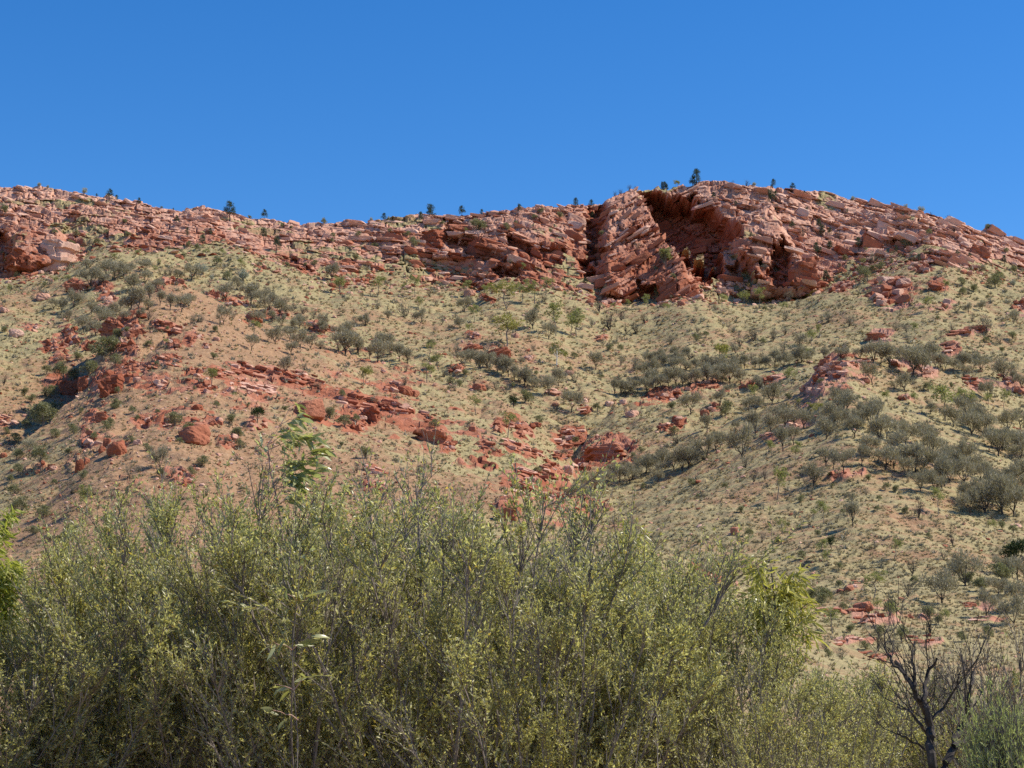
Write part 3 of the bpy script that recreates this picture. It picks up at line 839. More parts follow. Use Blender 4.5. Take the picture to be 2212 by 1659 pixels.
RS = np.random.RandomState(7)
SLABS = [rock_shape(RS, 1, RS.uniform(0.30, 0.55), 3) for _ in range(14)]
BLOCKS = [rock_shape(RS, 1, RS.uniform(0.6, 0.9), 5) for _ in range(14)]
SHARP_S = [rock_shape(RS, 3, RS.uniform(0.30, 0.55), 3, 0.03) for _ in range(14)]      # the same kinds of block with crisp edges, for the rocks that show large
SHARP_B = [rock_shape(RS, 3, RS.uniform(0.6, 0.9), 5, 0.03) for _ in range(14)]
slab_red = [mesh_np('rock', *s, M_RED) for s in SHARP_S]
slab_pink = [mesh_np('rock', *s, M_PINK) for s in SHARP_S]
block_red = [mesh_np('rock', *s, M_RED) for s in SHARP_B]
block_pink = [mesh_np('rock', *s, M_PINK) for s in SHARP_B]

def euler_m(rx, ry, rz):
    cx, sx, cy, sy, cz, sz = math.cos(rx), math.sin(rx), math.cos(ry), math.sin(ry), math.cos(rz), math.sin(rz)
    return (np.array([[cz, -sz, 0], [sz, cz, 0], [0, 0, 1]]) @ np.array([[cy, 0, sy], [0, 1, 0], [-sy, 0, cy]]) @ np.array([[1, 0, 0], [0, cx, -sx], [0, sx, cx]]))

def joined(name, shapes, items, mat, parent=None):
    """many small rocks as one mesh: items are (shape index, position, rotation matrix, scale)"""
    V, F, base = [], [], 0
    for k, p, m, s in items:
        v, f = shapes[k]
        V.append((v * s) @ m.T + p)
        F.append(f + base)
        base += len(v)
    return link(name, mesh_np(name, np.vstack(V), np.vstack(F), mat), parent)

# ---- slabs bedded into the cliff band: the 300 that show largest as parts of the hillside, the rubble joined
cliff_cells = np.argwhere((CLIFF > 0.55) & (CU > -30) & (CU < 1055) & (cl_s < 1.03))
wt = (0.3 + 0.7 * ROCK[cliff_cells[:, 0], cliff_cells[:, 1]]) * np.where(REC[cliff_cells[:, 0], cliff_cells[:, 1]] > 2, 0.9, 1.0)
wt /= wt.sum()
pick = cliff_cells[RS.choice(len(cliff_cells), 2600, p=wt, replace=False)]
n_big = 0
small_p, small_r = [], []
for q, (i, j) in enumerate(pick):
    big = q < 300
    p = np.array([PX[i, j], PY[i, j], PZ[i, j]])
    dip = float(dip_at(p[0])) + RS.normal(0, 0.07)
    L = RS.uniform(1.4, 3.2) if big else min(0.35 + RS.gamma(2.0, 0.32), 2.2)
    if CU[i, j] < 340:
        L *= 0.68
    sc = np.array([L, L * RS.uniform(0.5, 0.9), L * RS.uniform(0.35, 0.75)])
    rot = (RS.normal(0.10, 0.12), -dip, RS.normal(0, 0.16))
    pink = RS.rand() < 0.32 + 0.25 * (CU[i, j] > 745) - 0.3 * math.exp(-((CU[i, j] - 610) / 130.0) ** 2) + 0.75 * np.clip(cl_s[i, j], 0, 1) and REC[i, j] < 1.5
    p = p + np.array([0, 0.05 * sc[1], -0.05 * sc[2]])
    k = RS.randint(14)
    blocky = RS.rand() < 0.3
    if big:
        mesh = ((block_pink if blocky else slab_pink) if pink else (block_red if blocky else slab_red))[k]
        o = link('rock_slab', mesh, hillside, p)
        o.rotation_euler = rot
        o.scale = sc
    else:
        (small_p if pink else small_r).append((k + 14 * blocky, p, euler_m(*rot), sc))
SHAPES = SLABS + BLOCKS
# fallen blocks that trail down from the cliff foot
foot_cells = np.argwhere((cl_s > -0.55) & (cl_s < 0.12) & (CU > -20) & (CU < 1045) & (CLIFF < 0.6))
fall = (0.12 + cl_s[foot_cells[:, 0], foot_cells[:, 1]].clip(-0.55, 0.1) + 0.55) ** 2 * (0.2 + sstep(-0.2, 0.5, fbm(XX / 11.0, DD / 30.0, 141, 2))[foot_cells[:, 0], foot_cells[:, 1]])
for i, j in foot_cells[RS.choice(len(foot_cells), 1300, p=fall / fall.sum(), replace=False)]:
    L = min(0.22 + RS.gamma(1.6, 0.22), 1.5)
    sc = np.array([L, L * RS.uniform(0.6, 1), L * RS.uniform(0.5, 0.9)])
    (small_p if RS.rand() < 0.5 else small_r).append((RS.randint(28), np.array([PX[i, j], PY[i, j], PZ[i, j]]), euler_m(RS.normal(0, 0.3), RS.normal(0, 0.3), RS.uniform(0, 6.28)), sc))
o = joined('pale_cliff_rubble', SHAPES, small_p, M_PINK, hillside); o['kind'] = 'stuff'
o = joined('red_cliff_rubble', SHAPES, small_r, M_RED, hillside); o['kind'] = 'stuff'

BIG = [rock_shape(RS, 3, 0.8, 9, 0.09, 0.2) for _ in range(6)]
LUMP = [rock_shape(RS, 3, 0.78, 7, 0.11, 0.4) for _ in range(5)]
big_red = [mesh_np('boulder', *s, M_RED) for s in BIG]
lump_red = [mesh_np('boulder', *s, M_RED) for s in LUMP]
lump_pink = [mesh_np('boulder', *s, M_PINK) for s in LUMP]

def crag_mesh(rs, w, h, dip, mat):
    """a bedded crag: a blocky body cut into ledges along its beds"""
    v, f = ICO[4]
    p, _ = rock_shape(rs, 4, 1.0, 6, 0.05)
    p = p * np.array([w, w * 0.75, h])
    s = p[:, 2] - math.tan(dip) * p[:, 0]
    th = h * rs.uniform(0.16, 0.26)
    L = s / th + 0.35 * vnoise(p[:, 0] / w * 2 + 5, p[:, 1] / w * 2, rs.randint(999))
    li = np.floor(L)
    bi = np.floor(p[:, 0] / (w * 0.38) + 5.1 * h2(li, li * 0, 5))
    out = 1 + 0.42 * (h2(li, bi, rs.randint(999)) - 0.45)
    p[:, :2] *= out[:, None]
    p[:, 2] += 0.35 * th * (sstep(0.3, 0.9, L - li) - (L - li))
    return mesh_np('crag', p, f, mat)

n_out = 0
for n_o, (pan, x, y, w, h, kind, label) in enumerate(OUTCROPS):
    rs = np.random.RandomState(500 + n_o)
    u, v = at(pan, x, y)
    p, i, j = spot(u, v)
    m = p[1] / FOC                       # metres per picture column at that depth
    W, H = w / 6.0 * m, h / 6.0 * m
    pale = any(k in label for k in ('pale', 'pink', 'white'))
    dip = -0.28 if u < 560 else 0.12
    if pan in (1, 2, 3) and p[1] > 345:
        dip = float(dip_at(p[0]))
    if kind == 'b':
        k = rs.randint(5)
        o = link('boulder', (lump_pink if pale else (lump_red if rs.rand() < 0.6 else big_red))[k], None, p + np.array([0, W * 0.25, H * 0.30]))
        o.rotation_euler = (rs.normal(0, 0.12), rs.normal(0, 0.12), rs.uniform(0, 6.28))
        o.scale = (W * 0.66, W * 0.6, H * 0.85)
        tag(o, label, 'boulder', 'boulders lying on the slopes')
    elif kind == 'c':
        o = link('rock_crag', crag_mesh(rs, W * 0.62, H * 0.74, dip, M_PINK if pale else M_RED), None, p + np.array([0, W * 0.28, H * 0.36]))
        o.rotation_euler = (0, 0, rs.normal(0, 0.3))
        tag(o, label, 'rock crag', 'crags standing out of the hillside')
    else:
        e = tag(link('rock_outcrop', None, None, p), label, 'rock outcrop', 'broken outcrops on the slopes')
        e.empty_display_size = 0.5
        nn = int(np.clip(w * h / (430 if kind == 'o' else 400), 5, 26))
        for q in range(nn):
            a, b = rs.uniform(-0.5, 0.5), rs.uniform(-0.5, 0.5)
            pu, pv = u + a * w / 6.0, v - h / 12.0 + b * h / 6.0
            if kind == 's':
                pv += math.tan(-dip) * 0.7 * a * w / 6.0
            ii_, jj_ = hit(pu, pv)
            if q and abs(PY[ii_, jj_] - p[1]) > 14 + W:
                continue
            if not q:
                ii_, jj_ = i, j
            g = np.array([PX[ii_, jj_], PY[ii_, jj_], PZ[ii_, jj_]])
            if kind == 's':
                L = W / nn ** 0.5 * rs.uniform(0.6, 1.25)
                sc = (L, L * rs.uniform(0.6, 1.0), min(L, H) * rs.uniform(0.55, 0.9))
                rot = (rs.normal(0.22, 0.08), -dip * 0.8 + rs.normal(0, 0.06), rs.normal(0, 0.35))
            else:
                L = (W * H * 2.0 / nn) ** 0.5 * rs.uniform(0.4, 1.1)
                sc = (L, L * rs.uniform(0.7, 1.0), L * rs.uniform(0.55, 0.95))
                rot = (rs.normal(0.1, 0.25), rs.normal(-dip * 0.5, 0.25), rs.uniform(0, 6.28))
            k = rs.randint(14)
            mesh = ((slab_pink if kind == 's' else block_pink) if (pale or rs.rand() < (0.65 if 'peak' in label else 0.3)) else (slab_red if kind == 's' else block_red))[k]
            o = link('rock', mesh, e, g - p + np.array([0, 0.2 * L, 0.08 * L]))
            o.rotation_euler = rot
            o.scale = sc

# ---- loose stones strewn over the slopes: nobody could count them
vis = []
TAKE = 24000
uu, vv = RS.uniform(-10, 1034, TAKE), RS.uniform(240, 700, TAKE)
stones_p, stones_r = [], []
for u, v in zip(uu, vv):
    dens = 0.30 + 1.0 * math.exp(-((u - 230) / 240.0) ** 2 - ((v - 440) / 170.0) ** 2) + 0.35 * math.exp(-((u - 830) / 60.0) ** 2 - ((v - 390) / 25.0) ** 2)
    dens *= 0.35 + 1.1 * float(sstep(-0.5, 0.6, vnoise(np.array(u / 26.0), np.array(v / 16.0), 77)))
    if RS.rand() > dens:
        continue
    g, i, j = spot(u, v)
    if CLIFF[i, j] > 0.3 or PY[i, j] > 420:
        continue
    L = g[1] / FOC * min(0.6 + RS.gamma(1.6, 0.62), 4.5)
    sc = np.array([L, L * RS.uniform(0.6, 1), L * RS.uniform(0.5, 0.9)])
    mm = euler_m(RS.normal(0, 0.3), RS.normal(0, 0.3), RS.uniform(0, 6.28))
    (stones_p if RS.rand() < 0.6 else stones_r).append((RS.randint(28), g, mm, sc))
PEBBLES = [rock_shape(RS, 0, RS.uniform(0.5, 0.9), 2) for _ in range(28)]
o = joined('pale_loose_stones', PEBBLES, stones_p, M_PINK); tag(o, 'pale pink loose stones strewn over the grassy slopes', 'stones', kind='stuff')
o = joined('red_loose_stones', PEBBLES, stones_r, M_RED); tag(o, 'red loose stones strewn over the grassy slopes', 'stones', kind='stuff')
# ------------------------------------------------------------------ trees and shrubs of the hills
def tube(pts, r0, r1, sides=5):
    pts = np.asarray(pts, float)
    n = len(pts)
    rad = np.linspace(r0, r1, n)
    d = np.gradient(pts, axis=0)
    d /= np.linalg.norm(d, axis=1, keepdims=True) + 1e-9
    ref = np.where(np.abs(d[:, 2:3]) > 0.9, np.array([[1.0, 0, 0]]), np.array([[0, 0, 1.0]]))
    a = np.cross(d, ref)
    a /= np.linalg.norm(a, axis=1, keepdims=True) + 1e-9
    b = np.cross(d, a)
    an = np.arange(sides) * 2 * math.pi / sides
    ring = pts[:, None] + rad[:, None, None] * (np.cos(an)[None, :, None] * a[:, None] + np.sin(an)[None, :, None] * b[:, None])
    v = ring.reshape(-1, 3)
    f = []
    for i in range(n - 1):
        for k in range(sides):
            p, q = i * sides + k, i * sides + (k + 1) % sides
            f += [(p, q, q + sides), (p, q + sides, p + sides)]
    return v, np.array(f)

class Bag:
    def __init__(self):
        self.V, self.F, self.n = [], [], 0
    def add(self, v, f):
        self.V.append(v); self.F.append(np.asarray(f) + self.n); self.n += len(v)
    def mesh(self, name, mat, smooth=False):
        return mesh_np(name, np.vstack(self.V), np.vstack(self.F), mat, smooth)

def unit(v):
    return v / (np.linalg.norm(v, axis=-1, keepdims=True) + 1e-9)

def blades(base, d, L, W, rs, two=True):
    """leaf shaped kites (two triangles) or single slivers, rolled at random about their length"""
    n = len(base)
    d = unit(d)
    side = unit(np.cross(d, rs.normal(0, 1, (n, 3))))
    L = np.broadcast_to(L, n)[:, None]; W = np.broadcast_to(W, n)[:, None]
    if two:
        nrm = np.cross(d, side)
        m = base + d * L * 0.45 + nrm * L * 0.05
        v = np.stack([base, m + side * W * 0.5, base + d * L, m - side * W * 0.5], 1).reshape(-1, 3)
        i = np.arange(n)[:, None] * 4
        f = np.concatenate([i + [[0, 1, 2]], i + [[0, 2, 3]]], 1).reshape(-1, 3)
    else:
        v = np.stack([base - side * W * 0.5, base + side * W * 0.5, base + d * L], 1).reshape(-1, 3)
        f = np.arange(n)[:, None] * 3 + [[0, 1, 2]]
    return v, f

def limb(p0, p1, rs, n=5, wob=0.06, rise=0.0):
    t = np.linspace(0, 1, n)[:, None]
    L = np.linalg.norm(np.array(p1) - p0)
    p = np.array(p0) * (1 - t) + np.array(p1) * t
    p += rs.normal(0, wob * L, (n, 3)) * (t * (1 - t) * 4) * 0.5
    p[:, 2] += rise * L * (t * (1 - t))[:, 0]
    return p

def clump_leaves(bag, centres, radii, n, L, W, rs, up=0.5, flat=1.0, two=False, droop=0.0):
    k = rs.randint(len(centres), size=n)
    off = unit(rs.normal(0, 1, (n, 3))) * (rs.uniform(0, 1, (n, 1)) ** 0.45)
    off[:, 2] *= flat
    p = centres[k] + off * radii[k][:, None]
    d = unit(off) * 0.7 + rs.normal(0, 0.45, (n, 3)) + np.array([0, 0, up - droop])
    bag.add(*blades(p, d, L * rs.uniform(0.6, 1.3, n), W * rs.uniform(0.7, 1.3, n), rs, two))

def tree_protos(kind, count, seed):
    """meshes of unit height: (woody part, leafy part)"""
    out = []
    for c in range(count):
        rs = np.random.RandomState(seed + c)
        wood, leaf = Bag(), Bag()
        if kind == 'mulga':
            nst = rs.randint(4, 8)
            fork = np.array([0, 0, rs.uniform(0.06, 0.24)])
            wood.add(*tube(limb((0, 0, -0.08), fork, rs, 3), 0.035, 0.028))
            cen = []
            spread = rs.uniform(0.28, 0.46)
            for s in range(nst):
                a = 6.283 * (s + rs.uniform(-0.3, 0.3)) / nst
                r = spread * rs.uniform(0.35, 1.0)
                tip = np.array([r * math.cos(a), r * math.sin(a), 0.84 - 0.5 * (r / 0.5) ** 2 + rs.normal(0, 0.05)])
                wood.add(*tube(limb(fork, tip, rs, 5, 0.05, -0.25), 0.018, 0.006, 4))
                cen.append(tip)
                for q in range(2):
                    t2 = tip + rs.normal(0, 0.13, 3) * [1, 1, 0.6]
                    wood.add(*tube(limb(fork * 0.4 + tip * 0.6, t2, rs, 3), 0.008, 0.003, 3))
                    cen.append(t2)
            cen = np.array(cen)
            clump_leaves(leaf, cen, np.full(len(cen), rs.uniform(0.15, 0.20)), 1550, 0.115, 0.025, rs, 0.95, 1.15)
        elif kind == 'green':
            h = rs.uniform(0.35, 0.5)
            top = np.array([rs.normal(0, 0.05), rs.normal(0, 0.05), 0.9])
            trunk = limb((0, 0, -0.06), top, rs, 7, 0.05)
            wood.add(*tube(trunk, 0.022, 0.006))
            cen, rad = [top], [0.12]
            for s in range(rs.randint(7, 12)):
                z0 = rs.uniform(h, 0.85)
                p0 = np.array([np.interp(z0, trunk[:, 2], trunk[:, k]) for k in range(3)])
                a, r = rs.uniform(0, 6.28), rs.uniform(0.12, 0.34)
                tip = p0 + np.array([r * math.cos(a), r * math.sin(a), rs.uniform(0.05, 0.2)])
                wood.add(*tube(limb(p0, tip, rs, 4), 0.010, 0.004, 3))
                cen.append(tip); rad.append(rs.uniform(0.08, 0.15))
            clump_leaves(leaf, np.array(cen), np.array(rad), 800, 0.062, 0.026, rs, 0.1, 0.8, True)
        elif kind == 'pine':
            wood.add(*tube(limb((0, 0, -0.06), (0, 0, 0.85), rs, 4, 0.02), 0.03, 0.008))
            cen, rad = [], []
            for s in range(18):
                z = rs.uniform(0.2, 0.92)
                r = 0.26 * math.sin(min(1, (1.02 - z) / 0.75) * 1.57) * rs.uniform(0.4, 1.0)
                a = rs.uniform(0, 6.28)
                cen.append((r * math.cos(a), r * math.sin(a), z)); rad.append(rs.uniform(0.07, 0.13))
            clump_leaves(leaf, np.array(cen), np.array(rad), 1100, 0.07, 0.022, rs, 0.7, 1.3)
        elif kind in ('shrub', 'bare'):
            nst = rs.randint(7, 12)
            cen = []
            for s in range(nst):
                a, r = rs.uniform(0, 6.28), rs.uniform(0.08, 0.42)
                tip = np.array([r * math.cos(a), r * math.sin(a), rs.uniform(0.6, 0.98) - 0.5 * r])
                st = limb((0, 0, -0.05 if kind == 'shrub' else 0.0), tip, rs, 5, 0.08, -0.2)
                wood.add(*tube(st, 0.016, 0.004, 3))
                cen.append(tip)
                for q in range(5 if kind == 'bare' else 3):
                    b0 = st[rs.randint(1, 4)]
                    t2 = b0 + unit(tip - b0 + rs.normal(0, 0.25, 3)) * rs.uniform(0.2, 0.4)
                    wood.add(*tube(limb(b0, t2, rs, 3), 0.007, 0.002, 3))
                    cen.append(t2)
            cen = np.array(cen)
            clump_leaves(leaf, cen, np.full(len(cen), 0.13), 620 if kind == 'shrub' else 260, 0.075, 0.022 if kind == 'shrub' else 0.008, rs, 0.6)
        elif kind in ('bush', 'silver', 'dark'):
            cen, rad = [], []
            zc0 = 0.5 if kind != 'dark' else 0.62
            wood.add(*tube(limb((0, 0, -0.08), (0, 0, 0.5), rs, 4, 0.05), 0.035, 0.012))
            for s in range(14):
                o = unit(rs.normal(0, 1, 3)) * rs.uniform(0.1, 0.38)
                o[2] *= 0.9
                cen.append(np.array([0, 0, zc0]) + o); rad.append(rs.uniform(0.12, 0.2))
                if s % 2:
                    wood.add(*tube(limb((0, 0, 0.1), cen[-1], rs, 3), 0.012, 0.004, 3))
            clump_leaves(leaf, np.array(cen), np.array(rad), 1400, 0.075, 0.032, rs, 0.4, 0.9)
        elif kind == 'ghost':
            trunk = limb((0, 0, -0.06), (0.05, 0, 0.6), rs, 6, 0.06)
            wood.add(*tube(trunk, 0.03, 0.014))
            cen, rad = [], []
            for s in range(13):
                a, r = 6.28 * s / 13, rs.uniform(0.1, 0.42)
                tip = np.array([r * math.cos(a), r * math.sin(a), rs.uniform(0.55, 0.92) - 0.25 * r])
                if s % 2 == 0:
                    wood.add(*tube(limb(trunk[3 + s % 3], tip, rs, 4, 0.05), 0.012, 0.004, 4))
                cen.append(tip); rad.append(rs.uniform(0.1, 0.17))
            clump_leaves(leaf, np.array(cen), np.array(rad), 1100, 0.06, 0.03, rs, 0.0, 0.8, True)
        out.append((wood, leaf))
    return out

BARK_DARK = bark_mat('dark bark', (0.035, 0.030, 0.027), (0.10, 0.085, 0.075))
BARK_GREY = bark_mat('grey bark', (0.12, 0.10, 0.085), (0.24, 0.21, 0.18))
BARK_WHITE = bark_mat('white bark', (0.62, 0.58, 0.52), (0.78, 0.75, 0.70))
LEAVES = {
    'mulga': leaf_mat('grey olive leaves', [(0.0, (0.23, 0.202, 0.138)), (0.5, (0.315, 0.282, 0.198)), (1.0, (0.41, 0.372, 0.27))], 0.25),
    'green': leaf_mat('pale green leaves', [(0.0, (0.19, 0.205, 0.07)), (0.5, (0.27, 0.285, 0.105)), (1.0, (0.36, 0.365, 0.15))], 0.4),
    'pine': leaf_mat('dark cypress needles', [(0.0, (0.030, 0.050, 0.026)), (0.5, (0.055, 0.085, 0.045)), (1.0, (0.085, 0.115, 0.065))], 0.2),
    'shrub': leaf_mat('grey brown leaves', [(0.0, (0.18, 0.16, 0.12)), (0.5, (0.26, 0.235, 0.175)), (1.0, (0.34, 0.31, 0.235))], 0.25),
    'bare': leaf_mat('dry twigs', [(0.0, (0.07, 0.06, 0.05)), (1.0, (0.15, 0.125, 0.105))], 0.1),
    'bush': leaf_mat('olive bush leaves', [(0.0, (0.16, 0.16, 0.085)), (0.5, (0.24, 0.235, 0.125)), (1.0, (0.32, 0.315, 0.175))], 0.3),
    'silver': leaf_mat('silver leaves', [(0.0, (0.28, 0.30, 0.25)), (1.0, (0.46, 0.47, 0.40))], 0.25),
    'dark': leaf_mat('deep green leaves', [(0.0, (0.020, 0.036, 0.014)), (0.5, (0.038, 0.062, 0.022)), (1.0, (0.07, 0.10, 0.034))], 0.25),
    'ghost': leaf_mat('gum leaves', [(0.0, (0.10, 0.115, 0.026)), (0.5, (0.18, 0.19, 0.045)), (1.0, (0.27, 0.27, 0.075))], 0.4),
    'yellow': leaf_mat('yellow green leaves', [(0.0, (0.20, 0.20, 0.05)), (0.5, (0.29, 0.28, 0.075)), (1.0, (0.36, 0.34, 0.11))], 0.4),
}
KINDS = {   # code: (prototype, leaves, bark, object name, category, group, words for the label, width factor)
    'm': ('mulga', 'mulga', BARK_DARK, 'mulga_tree', 'tree', 'grey olive trees on the hills', 'grey olive bushy tree', 1.0),
    'g': ('green', 'green', BARK_GREY, 'slender_tree', 'tree', 'slender light green trees on the hills', 'light green slender tree', 1.05),
    'p': ('pine', 'pine', BARK_DARK, 'cypress_pine', 'tree', 'dark cypress pines on the ridge', 'dark green pine', 1.1),
    's': ('shrub', 'shrub', BARK_DARK, 'grey_shrub', 'shrub', 'thin grey shrubs on the slopes', 'thin grey shrub', 1.0),
    'b': ('bush', 'bush', BARK_GREY, 'low_bush', 'bush', 'low olive bushes on the slopes', 'low olive bush', 1.25),
    'd': ('dark', 'dark', BARK_DARK, 'dense_tree', 'tree', 'dense deep green trees', 'dense deep green tree', 1.0),
    'w': ('ghost', 'ghost', BARK_WHITE, 'white_gum_tree', 'tree', None, 'round green gum tree with white trunk', 1.1),
    't': ('bare', 'bare', BARK_DARK, 'leafless_tree', 'tree', 'leafless dark trees on the slopes', 'leafless dark tree', 1.0),
    'y': ('green', 'yellow', BARK_GREY, 'yellowish_tree', 'tree', 'yellow green trees on the hills', 'yellow green tree', 1.15),
    'v': ('silver', 'silver', BARK_GREY, 'silver_shrub', 'shrub', 'silver shrubs under the ridge', 'round silver shrub', 1.3),
}
bags = {'mulga': tree_protos('mulga', 6, 11), 'green': tree_protos('green', 5, 31), 'pine': tree_protos('pine', 3, 51), 'shrub': tree_protos('shrub', 4, 61),
        'bush': tree_protos('bush', 3, 71), 'silver': tree_protos('silver', 1, 81), 'dark': tree_protos('dark', 2, 91), 'bare': tree_protos('bare', 3, 101), 'ghost': tree_protos('ghost', 1, 111)}
PROTO = {}
for code, (pk, lk, bark, *_r) in KINDS.items():
    PROTO[code] = [(w.mesh('trunk', bark), l.mesh('crown', LEAVES[lk])) for w, l in bags[pk]]

